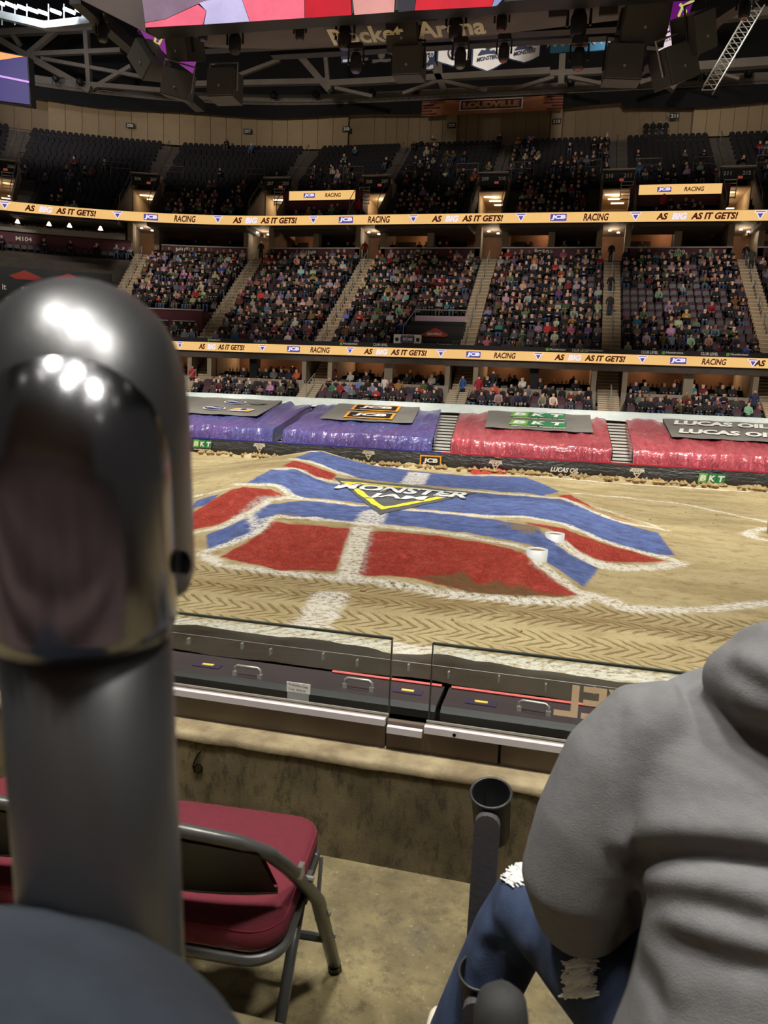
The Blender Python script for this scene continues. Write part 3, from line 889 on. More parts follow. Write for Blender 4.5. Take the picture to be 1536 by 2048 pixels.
def jcb_mark(par, Y, s, z, h):
    f = on_board(Y, s, z)
    mb = MB(); mb.add([f(-1.5 * h, -.62 * h), f(1.5 * h, -.62 * h), f(1.5 * h, .62 * h), f(-1.5 * h, .62 * h)], [(0, 1, 2, 3)]); mb.ob('logo_plate', m_lnavy, parent=par)
    text('lettering', 'JCB', m_lwhite, lambda x, y: f(x, y, .01), h * .95, h * 2.7, .06, .1, par)


R1 = board('ribbon_board', 48.0, 6.12, 6.72, -40, SMAX, 'lower amber ribbon board running under the club seats', 'amber ribbon boards along the bowl')
R2 = board('ribbon_board', 58.0, 16.60, 17.34, SMIN, SMAX, 'upper amber ribbon board running under the top deck', 'amber ribbon boards along the bowl')
ar = lambda lo, st, hi: np.arange(lo, hi, st)


def s_of(px, py, Y):
    x = atY(px, py, Y)
    if x[0] >= XC: return x[0]
    d = ray(px, py); lo, hi = -60.0, XC
    for _ in range(40):
        mid = (lo + hi) / 2; q = P(mid, Y); 
        if q[0] / q[1] < d[0] / d[1]: lo = mid
        else: hi = mid
    return (lo + hi) / 2


for px in (360, 525, 700, 882, 1077, 1286, 1508): badge(R1, on_board(48, s_of(px, 705, 48), 6.42), .46)
for px in (442, 790, 1180, 1590): slogan(R1, 48, s_of(px, 705, 48), 6.42, .36)
for px in (587, 947, 1358): jcb_mark(R1, 48, s_of(px, 705, 48), 6.42, .3)
for px in (640, 1010, 1430): text('lettering', 'RACING', m_brown, on_board(48, s_of(px, 705, 48), 6.42), .36, 1.35, .03, .2, R1)
for px in (10, 235, 436, 627, 827, 1042, 1271, 1520): badge(R2, on_board(58, s_of(px, 435, 58), 16.97), .6)
for px in (122, 530, 934, 1393): slogan(R2, 58, s_of(px, 435, 58), 16.97, .46)
for px in (302, 692, 1117): jcb_mark(R2, 58, s_of(px, 435, 58), 16.97, .38)
for px in (370, 758, 1192): text('lettering', 'RACING', m_brown, on_board(58, s_of(px, 435, 58), 16.97), .5, 1.75, .03, .2, R2)
# glass front with small printed names above the first ribbon
mb = MB(); sweep(mb, [(48.05, 6.74), (48.05, 7.0), (48.09, 7.0), (48.09, 6.74)], -40, SMAX)
fr = mb.ob('front_fascia', mat('dark_fascia', (40, 34, 38), .4), label='dark strip with small white names along the front of the club seats', cat='fascia')
for i, px in enumerate((430, 520, 700, 760, 1115, 1160, 1190, 1300, 1350, 1420, 1480)):
    body = 'Huntington' if i % 2 == 0 else 'CLUB LEVEL'
    s = s_of(px, 700, 48); f = lambda x, y, s=s: P(s + x, 48.03, 6.87 + y)
    text('lettering', body, M['white'], f, .17, .95, .02, 0, fr)
    if i % 2 == 0: MB().add([f(-.62 + .1 * math.cos(t), .1 * math.sin(t)) for t in np.linspace(0, 6.283, 13)[:-1]], [tuple(range(12))]).ob('green_dot', m_green, parent=fr)

# ------------------------------------------------------------------ suites and the wall under the second ribbon
ZW0, ZW1 = CLUB_Z0 + CR * CLUB_N - .1, 15.28
for a, b in openings([(a, .85) for a in AISL], -33.5, SMAX):
    mb = MB(); sweep(mb, [(60.3, ZW0), (60.3, ZW1), (60.6, ZW1), (60.6, ZW0)], a, b); mb.ob('wall_club_back', M['maroon'], kind='structure')
    mb = MB(); sweep(mb, [(60.25, ZW1), (60.25, ZW1 + .1), (60.65, ZW1 + .1), (60.65, ZW1)], a, b); mb.ob('trim_club_back', M['trimwhite'], kind='structure')
mb = MB(); sweep(mb, [(60.3, ZW0), (60.3, ZW1 + .25), (60.6, ZW1 + .25), (60.6, ZW0)], SMIN, -34.9 - .9); mb.ob('wall_corner_back', M['maroon'], kind='structure')
mb = MB(); sweep(mb, [(60.6, 14.3), (66, 14.3), (66, 14.1), (60.6, 14.1)], SMIN, SMAX); mb.ob('floor_suite', M['dark'], kind='structure')
mb = MB(); sweep(mb, [(58.3, 17.32), (66, 17.32), (66, 17.1), (58.3, 17.1)], SMIN, SMAX); mb.ob('ceiling_suite', M['steel'], kind='structure')
mb = MB(); sweep(mb, [(64.2, 14), (64.4, 14), (64.4, 17.3), (64.2, 17.3)], SMIN, SMAX); mb.ob('wall_suite_back', mat('suite_back', (150, 112, 84), .8, nz=(.5, .4)), kind='structure')
m_door = mat('dark_door', (46, 36, 32), .6)
for i, a in enumerate(AISL[:-1]):
    b = AISL[i + 1]
    for sd in (-1, 1):
        p = P(a + sd * 1.02, 60.8); MB().box((0, 0, 15.7), (.42, 1.0, 3.2)).ob('pillar', m_pil, loc=p, rot=(0, 0, ang(a)), kind='structure')
        p = P(a + sd * 1.1, 62.6); MB().box((0, 0, 15.7), (.15, 3.4, 3.2)).ob('wall_suite_side', m_pil, loc=p, rot=(0, 0, ang(a)), kind='structure')
    mid = (a + b) / 2
    if i > 0:
        p = P(mid, 60.9); MB().box((0, 0, 16.0), (.5, .7, 2.2)).ob('pillar', m_pil, loc=p, rot=(0, 0, ang(mid)), kind='structure')
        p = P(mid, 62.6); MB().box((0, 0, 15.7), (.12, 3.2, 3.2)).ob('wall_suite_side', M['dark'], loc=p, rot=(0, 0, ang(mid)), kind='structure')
    for k, s in enumerate((a + 2.2, mid + 1.7)):
        p = P(s, 64.12); r = ob('suite_door', MB().box((0, 0, 15.6), (1.5, .08, 1.9)).mesh('suite_door', m_door), loc=p, rot=(0, 0, ang(s)), kind='structure')
        q = P(s + 1.8, 63.2, 16.9)
        if i > 0:
            l = bpy.data.lights.new('suite_lamp', 'POINT'); l.energy, l.color, l.shadow_soft_size = 30, (1, .62, .36), .12
            o = bpy.data.objects.new('suite_lamp', l); COL.objects.link(o); o.location = q
    # counter with its front in each suite
    for s0, s1 in ((a + 1.4, mid - .5), (mid + .5, b - 1.4)):
        mb = MB(); sweep(mb, [(62.0, 14.3), (62.0, 15.62), (62.5, 15.62), (62.5, 14.3)], s0, s1)
        mb.ob('suite_counter', M['dark'], label=f'dark counter in the {ORD[i]} suite from the left, {"left" if s0 < mid - 1 else "right"} half', cat='counter', group='suite counters')
    # lamp over each stair head
    for k in (-.3, .35):
        p = P(a + k, 60.9 + (k > 0) * .7, 16.75)
        o = MB().lathe([(0, 0), (.1, -.02), (.13, -.1), (0, -.12)], 12).ob('stair_lamp', emis('lamp_glow', (255, 244, 224), 3.0) if 'lg' not in M else M['lg'], loc=p, smooth=True,
              label=f'round ceiling lamp over the {ORD[i]} stair head from the left, {"right" if k > 0 else "left"} one', cat='lamp', group='lamps over the stair heads')
    l = bpy.data.lights.new('stair_lamp', 'POINT'); l.energy, l.color, l.shadow_soft_size = 40, (1, .85, .66), .15
    o = bpy.data.objects.new('stair_lamp', l); COL.objects.link(o); o.location = P(a, 61.6, 16.5)
    # warm boxes under the first ribbon
    for s in ((a + mid) / 2, (mid + b) / 2):
        l = bpy.data.lights.new('box_lamp', 'POINT'); l.energy, l.color, l.shadow_soft_size = 46, (1, .6, .32), .2
        o = bpy.data.objects.new('box_lamp', l); COL.objects.link(o); o.location = P(s, 52.6, 6.1)
        mb = MB().box((0, 0, 4.33), (2.6, .6, 1.15)); mb.cur = 1
        for k in range(9): mb.lathe([(.05, 0), (.05, .16), (.02, .2), (.02, .28)], 6, (-1.1 + k * .27, -.05 + .1 * (k % 2), 4.93))
        mb.ob('bar_counter', M['dark'], mat('bottle_glass', (120, 90, 50), .2), loc=P(s, 51.0), rot=(0, 0, ang(s)), label=f'dark bar counter with bottles below the lower ribbon, {ORD[2 * i + (s > mid)]} from the left', cat='counter', group='bar counters behind the lower boxes')
for qi, (px, py, body) in enumerate(((48, 496, 'M104'), (366, 504, 'M105'), (614, 508, 'C106'), (842, 511, 'C107'), (1089, 510, 'C108'), (1353, 510, 'C109'))):
    s = s_of(px, py, 60.2); z = 14.98
    text('wall_number', body, M['white'], lambda x, y: P(s + x, 60.22 if s > -34 else 60.2, z + y), .34, 1.15, .02, 0, label=f'white section code lettered on the maroon wall, {ORD[qi]} from the left', cat='sign', group='section codes on the maroon wall')

# ------------------------------------------------------------------ upper deck
UP_N, UY0, UZ0, UT, UR = 17, 58.75, 16.75, .86, .615
mb = MB(); prof = [(58.35, 17.34), (58.75, 17.34), (58.75, UZ0 + .02)]
for i in range(UP_N): prof += [(UY0 + UT * i, UZ0 + UR * i), (UY0 + UT * (i + 1), UZ0 + UR * i)]
prof += [(74.6, UZ0 + UR * UP_N), (74.6, UZ0 + UR * UP_N - 1)]
VOM = [-45.6, -35.3, -25.0, -16.7, -7.15, 2.35, 10.75]
VH = 1.15
def deck_rows(a, b): 
    mb = MB(); sweep(mb, prof + [(62, 16.6), (58.4, 16.4)], a, b); mb.ob('floor_upper_terrace', M['terrace'], kind='structure')
for a, b in openings([(v, VH) for v in VOM], SMIN, SMAX): deck_rows(a, b)
m_conc2 = mat('portal_concrete', (134, 116, 96), .85, nz=(1, .2))
m_port = mat('portal_wall', (206, 178, 138), .8)
NUM = ['205', '206', '207', '208', '209', '210', '211', '212']
for i, v in enumerate(VOM):
    c = ang(v); r = empty('portal', P(v, 62.6, 0), f'lit stair portal in the upper deck under the black number band, {ORD[i]} from the left', 'portal', None, c)
    VW = VH
    zt = UZ0 + UR * 5 + .2                                     # top of the sign band
    zt = 21.45
    MB().box((0, .3, zt - .42), (2 * VW, .3, .84)).ob('sign_band', M['black'], parent=r)
    MB().box((0, .1, zt + .04), (2 * VW + .1, .6, .08)).ob('ledge', M['trimwhite'], parent=r)
    for sd, n_ in ((-1, NUM[i]), (1, NUM[i + 1])):
        text('lettering', n_, M['white'], lambda x, y, sd=sd: np.array([sd * VW * .58 + x, .13, zt - .36 + y]), .27, .56, .02, 0, r)
    MB().box((.25, .12, zt - .66), (.32, .03, .18)).ob('exit_plate', emis('exit_sign', (190, 90, 70), .35), parent=r)
    # side walls stepping down to the front
    for sd in (-1, 1):
        MB().prism([(sd * VW, -3.6, 17.0), (sd * VW, -3.6, 17.9), (sd * VW, .3, 20.9), (sd * VW, .3, 17.0)], (sd * .14, 0, 0)).ob('side_wall', m_conc2, parent=r)
        MB().tube([(sd * VW, -3.6, 17.9), (sd * VW, -3.6, 18.7), (sd * VW, -.2, 21.4), (sd * VW, .3, 21.4)], .03, 6).ob('hand_rail', M['steel'], parent=r)
        MB().box((sd * VW, 3.4, 19.0), (.14, 6.2, 4.6)).ob('tunnel_wall', m_port, parent=r)
    MB().box((0, 3.4, 20.2), (2 * VW, 6, .1)).ob('tunnel_ceiling', m_port, parent=r)
    MB().box((0, 1.5, 17.0), (2 * VW, 10, .12)).ob('tunnel_floor', m_conc2, parent=r)
    MB().box((0, 6.2, 19.0), (2 * VW, .1, 4)).ob('tunnel_back', m_port, parent=r)
    for k in range(3): MB().box((-.35 + .3 * k, 1.6 + 1.3 * k, 20.1 if i % 3 else 18.6 + .5 * k), (1.0, .16, .06)).ob('tube_light', emis('tube_glow', (255, 240, 210), 2.5) if 'tg' not in M else M['tg'], parent=r)
    l = bpy.data.lights.new('portal_lamp', 'POINT'); l.energy, l.color, l.shadow_soft_size = (16 if i in (0, 1) else 34), (1, .84, .62), .3
    o = bpy.data.objects.new('portal_lamp', l); COL.objects.link(o); o.location = P(v, 64.6, 19.9)
    # guard rails above the portal
    for sd in (-1, 1):
        x0, x1 = sd * (VW + .2), sd * (VW + 1.9)
        mb = MB().tube([(x0, .6, zt), (x0, .6, zt + .98), (x1, .6, zt + .98), (x1, .6, zt)], .035, 6).tube([(x0, .6, zt + .5), (x1, .6, zt + .5)], .025, 6)
        mb.ob('guard_rail', M['steel'], parent=r)
    # white barred gate beside some portals
    if i in (0, 2, 3, 5, 6):
        sd = 1 if i in (2, 5, 0) and i != 3 else -1
        mb = MB()
        for k in range(6): mb.tube([(sd * (VW - .1), -1.3, 19.0 + .25 * k), (sd * (VW - .95), -1.3, 19.0 + .25 * k)], .03, 6)
        for q in (.1, .95): mb.tube([(sd * (VW - q), -1.3, 18.9), (sd * (VW - q), -1.3, 20.3)], .03, 6)
        mb.ob('barred_gate', M['rail'], parent=r)

# the two amber boards in front of maroon boxes
for (x0, x1, y0, y1, ya, yb), lab in (((578, 710, 382, 401, 381, 400), 'small amber board left of the 208 portal'), ((1277, 1443, 369, 390, 365, 387), 'small amber board between the 210 and 211 portals')):
    A, B, C = atY(x0, y1, 60.6), atY(x1, yb, 60.6), atY(x0, y0, 60.6)
    r = empty('amber_board', ((A[0] + B[0]) / 2, 60.6, A[2]), lab, 'screen', 'small amber boards in the upper deck')
    w, h = B[0] - A[0], C[2] - A[2] - .03
    MB().box((0, .12, h / 2), (w, .2, h)).ob('housing', M['black'], parent=r)
    MB().add([(-w / 2, 0, 0), (w / 2, 0, 0), (w / 2, 0, h), (-w / 2, 0, h)], [(0, 1, 2, 3)]).ob('screen', m_amber, parent=r)
    MB().box((-w * .19, -.01, h / 2), (w * .17, .012, h * .5)).ob('logo_plate', m_lnavy, parent=r)
    text('lettering', 'JCB', m_lwhite, lambda x, y: (-w * .19 + x, -.03, h / 2 + y), h * .38, w * .15, .06, .1, r)
    text('lettering', 'RACING', m_brown, lambda x, y: (w * .17 + x, -.03, h / 2 + y), h * .44, w * .24, .03, .2, r)
    cx = (A[0] + B[0]) / 2
    MB().box((cx, 61.6, A[2] + .0), (w + 1.2, 1.6, 1.5)).ob('wall_upper_box', M['maroon'], kind='structure')

# top wall with panels, piers and numbers
ZT = 27.9
r_w = MB(); sweep(r_w, [(75.2, ZT - 1), (75.2, 31.2), (75.5, 31.2), (75.5, ZT - 1)], SMIN, SMAX); wall_top = r_w.ob('wall_top', M['tan'], kind='structure')
for s in np.arange(SMIN + 1, SMAX - .5, 1.12):
    out = .0
    prot = (-43.5 < s < -22.4) or s > 8.3
    Yp, zb = (74.55, ZT - .35) if prot else (75.12, ZT - .2)
    ob('wall_panel', MB().box((0, 0, (zb + 30.62) / 2), (1.09 * ((Yp - YC) / RR if s < XC else 1), .1, 30.62 - zb)).mesh('wall_panel', M['tan_light'] if prot else M['tan']), wall_top, P(s, Yp), (0, 0, ang(s)))
mb = MB(); sweep(mb, [(74.6, 30.6), (74.6, 30.95), (75.3, 30.95), (75.3, 30.6)], SMIN, SMAX); mb.ob('trim_top', M['tan_light'], kind='structure')
for qi, (px, py, body, pier) in enumerate(((260, 251, '206', 0), (495, 263, '207', 0), (693, 258, '208', 0), (903, 251, '209', 1), (1113, 243, '210', 1), (1349, 232, '211', 0))):
    s = s_of(px, py, 74.2); d = ray(px, py); z = H + d[2] / d[1] * P(s, 74.2)[1]
    if pier: MB().box((0, 0, 28.95), (.98, .7, 3.2)).ob('pillar', M['tan_light'], loc=P(s, 74.6), rot=(0, 0, ang(s)), kind='structure')
    r = empty('section_sign', P(s, 74.2, z), f'black plate with a white section number on the tan top wall, {ORD[qi]} from the left', 'sign', None, ang(s))
    MB().box((0, 0, 0), (.78, .06, .48)).ob('plate', M['black'], parent=r)
    text('lettering', body, M['white'], lambda x, y: (x, -.05, y), .3, .6, .02, 0, r)
# ring beam, curtain, lattice rail and the wall behind
mb = MB(); st = srange(SMIN, SMAX, 1.5)
zb = lambda s: 33.3
sweep(mb, [(74.0, 31.45), (74.0, 32.4), (74.6, 32.4), (74.6, 31.45)], SMIN, SMAX); mb.ob('beam_ring', M['steel'], kind='structure')
mb = MB(); rows = []
for s in srange(SMIN, SMAX, .3):
    lo = 30.2 + .1 * math.sin(s * .5) - (.45 if s > 2.5 else 0)
    rows.append([P(s, 73.6 + .05 * math.sin(s * 9), z) for z in (31.35, 30.9, lo)])
mb.grid(rows); mb.ob('stage_curtain', M['blackcloth'], smooth=True, label='long black curtain hanging round the bowl above the tan wall', cat='curtain')
mb = MB()
for Yq, zq in ((73.5, 31.6), (73.5, 31.3)): mb.tube([P(s, Yq, zq) for s in st], .035, 5)
for k, s in enumerate(np.arange(SMIN, SMAX, .3)): mb.tube([P(s, 73.5, 31.3 if k % 2 else 31.6), P(s + .3, 73.5, 31.6 if k % 2 else 31.3)], .02, 4)
mb.ob('lattice_rail', M['steel'], label='grey lattice lighting rail on top of the black curtain', cat='truss')
mb = MB(); sweep(mb, [(82, 26), (82, 56), (82.4, 56), (82.4, 26)], -60, 40, 4); mb.ob('wall_back', M['dark'], kind='structure')
MB().box((-10, 40, 56), (130, 120, .5)).ob('ceiling', M['dark'], kind='structure')
m_can = mat('lamp_housing', (30, 29, 30), .5)
for k, (px, py) in enumerate(((112, 190), (160, 202), (227, 203), (316, 210), (429, 205), (548, 203), (632, 203), (744, 196), (832, 190), (1140, 168), (1375, 165), (1390, 168), (1410, 168), (1496, 163))):
    s = s_of(px, py, 73.2); q = atY(px, py, 73.2)
    if s < XC: q = P(s, 73.2, 32.9)
    t = empty('stage_lamp', P(s, 73.1, 31.6 + .45), f'black stage lamp on the lattice rail, {ORD[k]} from the left', 'lamp', 'stage lamps on the lattice rail')
    MB().lathe([(0, .3), (.2, .28), (.3, 0), (.32, -.25), (0, -.25)], 10).ob('lamp_can', m_can, parent=t, smooth=True, rot=(1.0, 0, .4 * (k % 3 - 1)))
    MB().tube([(-.35, 0, -.45), (-.35, 0, .1), (.35, 0, .1), (.35, 0, -.45)], .04, 5).ob('yoke', m_can, parent=t)
# hanging banner over the curtain
A, B = atY(843, 232, 73.2), atY(1125, 218, 73.2)
r = empty('sponsor_banner', ((A[0] + B[0]) / 2, 73.2, 0), 'orange banner with a framed dark red word above section 209', 'banner')
w = B[0] - A[0]; zA, zB = atY(843, 232, 73.2)[2], atY(843, 203, 73.2)[2]
MB().grid([[(x, .04 * math.sin(x * 2), z) for x in np.linspace(-w / 2, w / 2, 30)] for z in (zA, (zA + zB) / 2, zB)]).ob('cloth', mat('orange_cloth', (176, 112, 74), .8, nz=(.6, .2)), parent=r, smooth=True)
m_dr = mat('dark_red_print', (92, 36, 36), .7)
hh = zB - zA
for sd in (-1, 1):
    for k in range(5):
        ln = (1.9, 1.3, 2.3, 1.5, 1.9)[k] * .75
        MB().box((sd * (w / 2 - ln / 2), -.06, zA + hh * (.1 + .2 * k)), (ln, .02, hh * .11)).ob('stripe', m_dr, parent=r)
MB().box((.0, -.055, (zA + zB) / 2 + .1), (w * .45, .01, hh * .72)).ob('frame', M['white'], parent=r)
MB().box((.0, -.07, (zA + zB) / 2 + .1), (w * .43, .01, hh * .6)).ob('word_field', m_dr, parent=r)
text('lettering', 'LOUDVILLE', mat('tan_letters', (190, 140, 96), .7), lambda x, y: (x, -.085, (zA + zB) / 2 + .1 + y), hh * .42, w * .4, .07, 0, r)
for v in VOM:                                                              # the aisle that climbs on above each portal
    mb = MB(); pr = [(63.6, 20.2)]
    for i in range(6, UP_N):
        for h_ in (0, 1): pr += [(UY0 + UT * (i + h_ / 2), UZ0 + UR * (i + h_ / 2)), (UY0 + UT * (i + h_ / 2 + .5), UZ0 + UR * (i + h_ / 2))]
    pr += [(74.6, UZ0 + UR * UP_N), (74.6, 26)]
    sweep(mb, pr, v - VH, v + VH).ob('floor_upper_aisle', M['terrace'], kind='structure')

# ------------------------------------------------------------------ aisle stairs and white rails
def aisle(s, rows, Y0, Z0, T, R, w, label, cols, nm='aisle_stairs', i0=0):
    r = empty(nm, P(s, Y0, 0), label, 'stairs', 'aisle stairs of the bowl', ang(s))
    me = MB().box((0, 0, 0), (w, T / 2 + .02, R / 2)); me.cur = 1; me.box((0, -T / 4 - .0, R / 4 - .02), (w, .05, .05)); me = me.mesh('step', *cols)
    for i in range(i0 * 2, rows * 2):
        ob('step', me, r, (0, T / 4 + T / 2 * i - .02, Z0 + R / 2 * (i + .5)))
    return r


LBL = ['left of the corner box', 'left of the wide left block', 'second from the left behind the pipe', 'right of the black booth', 'second from the right', 'at the right edge']
for k, a in enumerate(AISL[:-1]):
    aisle(a, CLUB_N, CLUB_Y0, CLUB_Z0, CT, CR, 1.15, f'tan concrete aisle stairs of the club seats, {ORD[k]} from the left', (M['step'], M['nosing']))
    aisle(a, 6, 44.95, 2.62, .47, .26, 1.25, f'concrete stairs through the lower rows, {ORD[k]} from the left', (M['step'], M['nosing']))
    aisle(a, 8, 48.2, 3.75, .6, .42, 1.3, f'concrete stairs rising into the stair well under the lower ribbon, {ORD[k]} from the left', (M['step'], M['nosing']))
    # rails
    c = ang(a)
    for j in range(6):
        i = .7 + j * 2.3
        mb = MB().tube([(0, 0, 0), (0, 0, .95), (0, 1.1, .95 + 1.1 * CR / CT), (0, 1.1, 1.1 * CR / CT)], .03, 6); mb.tube([(0, 0, .5), (0, 1.1, .5 + 1.1 * CR / CT)], .022, 6)
        mb.ob('stair_rail', M['rail'], loc=P(a, CLUB_Y0 + CT * i, CLUB_Z0 + CR * i), rot=(0, 0, c), label=f'white stair rail in the {ORD[k]} club aisle from the left, {ORD[j]} from the bottom', cat='rail', group='white rails in the club aisles')
    mb = MB().tube([(0, 0, 0), (0, 0, 1.0), (0, 1.5, 1.75), (0, 1.5, .7)], .03, 6)
    mb.ob('stair_rail', M['rail'], loc=P(a + .1, 45.9, 3.1), rot=(0, 0, c), label=f'white stair rail in the lower rows, {ORD[k]} from the left', cat='rail', group='white rails in the lower aisles')
for k, v in enumerate(VOM):
    c = ang(v)
    for sd in (-1, 1):
        pass
    mb = MB().tube([(0, 0, 0), (0, 0, .95), (0, 6.5, .95 + 6.5 * UR / UT), (0, 6.5, 6.5 * UR / UT)], .03, 6)
    mb.ob('stair_rail', M['steel'], loc=P(v, 65.4, UZ0 + UR * 7.75), rot=(0, 0, c), label=f'grey rail in the upper aisle above the {ORD[k]} portal from the left', cat='rail', group='grey rails in the upper aisles')

# ------------------------------------------------------------------ seats and spectators
def seat_mesh():
    mb = MB()
    def plate(w, z0, z1, y0, y1, t, rr):
        pts = []
        for x, z in [(-w, z0), (w, z0), (w, z1 - rr), (w - rr * .35, z1 - rr * .3), (w - rr, z1), (-w + rr, z1), (-w + rr * .35, z1 - rr * .3), (-w, z1 - rr)]:
            k = (z - z0) / (z1 - z0); pts.append((x, y0 + (y1 - y0) * k, z))
        mb.prism(pts, (0, t, 0))
    plate(.22, .42, .9, .14, .26, .05, .14)
    mb.cur = 1; plate(.2, .36, .68, -.02, .04, .07, .1)
    for sd in (-1, 1): mb.box((sd * .245, .1, .32), (.025, .3, .6))
    return mb
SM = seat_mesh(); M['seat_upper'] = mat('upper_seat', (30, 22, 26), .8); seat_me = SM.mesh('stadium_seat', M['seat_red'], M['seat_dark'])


def skin(joints, edges, lv=0):
    m = bpy.data.meshes.new('sk'); m.from_pydata([j[:3] for j in joints], edges, [])
    o = bpy.data.objects.new('sk', m); COL.objects.link(o)
    md = o.modifiers.new('s', 'SKIN'); md.use_smooth_shade = True
    for i, j in enumerate(joints):
        m.skin_vertices[0].data[i].radius = (j[3], j[4] if len(j) > 4 else j[3])
        m.skin_vertices[0].data[i].use_root = (i == 0)
    if lv: s_ = o.modifiers.new('u', 'SUBSURF'); s_.levels = lv; s_.render_levels = lv
    r = evaluated(o); drop(o)
    v = np.array([p.co[:] for p in r.vertices]); f = [tuple(p.vertices) for p in r.polygons]
    bpy.data.meshes.remove(r)
    return v, f


BODY_E = [(0, 1), (1, 2), (2, 3), (3, 4), (4, 5), (2, 6), (6, 7), (7, 8), (2, 9), (9, 10), (10, 11), (0, 12), (12, 13), (13, 14), (14, 15), (0, 16), (16, 17), (17, 18), (18, 19)]


def body(pose='lap', lv=0):
    """(vertices, faces, material index): 0 top, 1 legs, 2 skin, 3 hair; seated facing -y unless standing"""
    H_ = {'lap': ((.21, -.03, .74), (.07, -.27, .68)), 'cross': ((.22, -.04, .76), (-.05, -.2, .8)), 'phone': ((.2, -.08, .78), (.05, -.27, .98)), 'lean': ((.2, -.18, .66), (.06, -.4, .62)), 'up': ((.25, -.05, .92), (.2, -.1, 1.22))}
    if pose == 'stand':
        J = [(0, 0, .95, .15, .11), (0, 0, 1.12, .14, .1), (0, .0, 1.36, .17, .11), (0, .0, 1.5, .06), (0, -.02, 1.6, .09, .1), (0, -.01, 1.7, .085), (.17, 0, 1.42, .07), (.24, .02, 1.16, .05), (.2, -.1, .96, .042), (-.17, 0, 1.42, .07), (-.24, .02, 1.16, .05), (-.2, -.1, .96, .042),
             (.09, 0, .9, .1), (.1, -.01, .5, .07), (.11, .02, .1, .055), (.11, -.1, .05, .045), (-.09, 0, .9, .1), (-.1, -.01, .5, .07), (-.11, .02, .1, .055), (-.11, -.1, .05, .045)]
        hz, lz = 1.54, .96
    else:
        e, h = H_[pose]; ln = -.14 if pose == 'lean' else 0
        J = [(0, .06, .54, .16, .12), (0, .07 + ln * .3, .7, .15, .11), (0, .07 + ln, .92, .17, .12), (0, .05 + ln, 1.06, .06), (0, .03 + ln, 1.17, .088, .1), (0, .04 + ln, 1.27, .08), (.17, .06 + ln, .98, .07), (e[0], e[1] + ln * .5, e[2], .052), (*h, .042), (-.17, .06 + ln, .98, .07),
             (-e[0], e[1] + ln * .5, e[2], .052), (-h[0] if pose != 'up' else -.07, h[1] if pose != 'up' else -.27, h[2] if pose != 'up' else .68, .042), (.09, 0, .52, .09), (.12, -.4, .53, .075), (.12, -.42, .12, .052), (.12, -.54, .05, .042), (-.09, 0, .52, .09), (-.12, -.4, .53, .075), (-.12, -.42, .12, .052), (-.12, -.54, .05, .042)]
        hz, lz = 1.09, .62
    v, f = skin(J, BODY_E, lv)
    hd = [np.array(J[8][:3]), np.array(J[11][:3])]; head = np.array(J[4][:3]); mi = []
    for q in f:
        c = v[list(q)].mean(0)
        if c[2] > hz: mi.append(3 if (c[1] > head[1] + .03 or c[2] > head[2] + .07) else 2)
        elif min(np.linalg.norm(c - h) for h in hd) < .075: mi.append(2)
        elif (pose == 'stand' and c[2] < .92) or (pose != 'stand' and (c[2] < .5 or (c[1] < -.06 and c[2] < lz))): mi.append(1)
        else: mi.append(0)
    return v, f, mi


def obj_colour_mat(name, kind):
    m = bpy.data.materials.new(name); m.use_nodes = True; nt = m.node_tree; bs = nt.nodes['Principled BSDF']; bs.inputs['Roughness'].default_value = .85
    oi = nt.nodes.new('ShaderNodeObjectInfo')
    if kind == 'top': nt.links.new(oi.outputs['Color'], bs.inputs['Base Color'])
    else:
        rp = nt.nodes.new('ShaderNodeValToRGB'); rp.color_ramp.interpolation = 'CONSTANT'
        cols = {'leg': [(28, 30, 44), (52, 66, 96), (34, 33, 36), (70, 84, 112), (92, 84, 72), (24, 24, 26)], 'skin': [(214, 164, 138), (196, 142, 116), (222, 178, 154), (140, 94, 70), (206, 156, 132)], 'hair': [(52, 38, 30), (28, 24, 24), (112, 84, 58), (70, 52, 40), (150, 124, 92), (40, 40, 52)]}[kind]
        e = rp.color_ramp.elements
        while len(e) < len(cols): e.new(.5)
        for i, c in enumerate(cols): e[i].position = i / len(cols); e[i].color = (*lin(*c), 1)
        src = S(nt, oi.outputs['Random'])
        src = {'leg': src, 'skin': (src * 7.31).fract(), 'hair': (src * 13.7).fract()}[kind]
        nt.links.new(src.k, rp.inputs[0]); nt.links.new(rp.outputs[0], bs.inputs['Base Color'])
    return m


PM = [obj_colour_mat('spectator_top', 'top'), obj_colour_mat('spectator_trousers', 'leg'), obj_colour_mat('spectator_skin', 'skin'), obj_colour_mat('spectator_hair', 'hair')]
POSES = ['lap', 'cross', 'phone', 'lean', 'lap', 'up']
HI = {p: me_new('spectator_' + p, *body(p, 1)[:2], PM, None, True) for p in ('lap', 'cross', 'phone', 'lean', 'up', 'stand')}
for p in HI: HI[p].polygons.foreach_set('material_index', np.array(body(p, 1)[2], np.int32))
LO = {p: body(p, 0) for p in ('lap', 'cross', 'phone', 'lean', 'up', 'stand')}
TOPS = [('black', (26, 25, 28)), ('black', (34, 33, 36)), ('charcoal', (58, 58, 62)), ('navy', (36, 42, 66)), ('grey', (120, 118, 116)), ('light grey', (170, 166, 160)), ('white', (214, 206, 198)), ('red', (176, 42, 46)), ('dark red', (104, 34, 42)), ('blue', (62, 92, 158)), ('light blue', (130, 156, 190)),
        ('pink', (206, 108, 140)), ('olive', (84, 86, 60)), ('brown', (110, 76, 50)), ('mustard', (190, 142, 62)), ('green', (66, 122, 84)), ('lime', (170, 200, 110)), ('orange', (214, 92, 48)), ('purple', (112, 72, 132)), ('teal', (52, 130, 142)), ('tan', (172, 144, 110))]
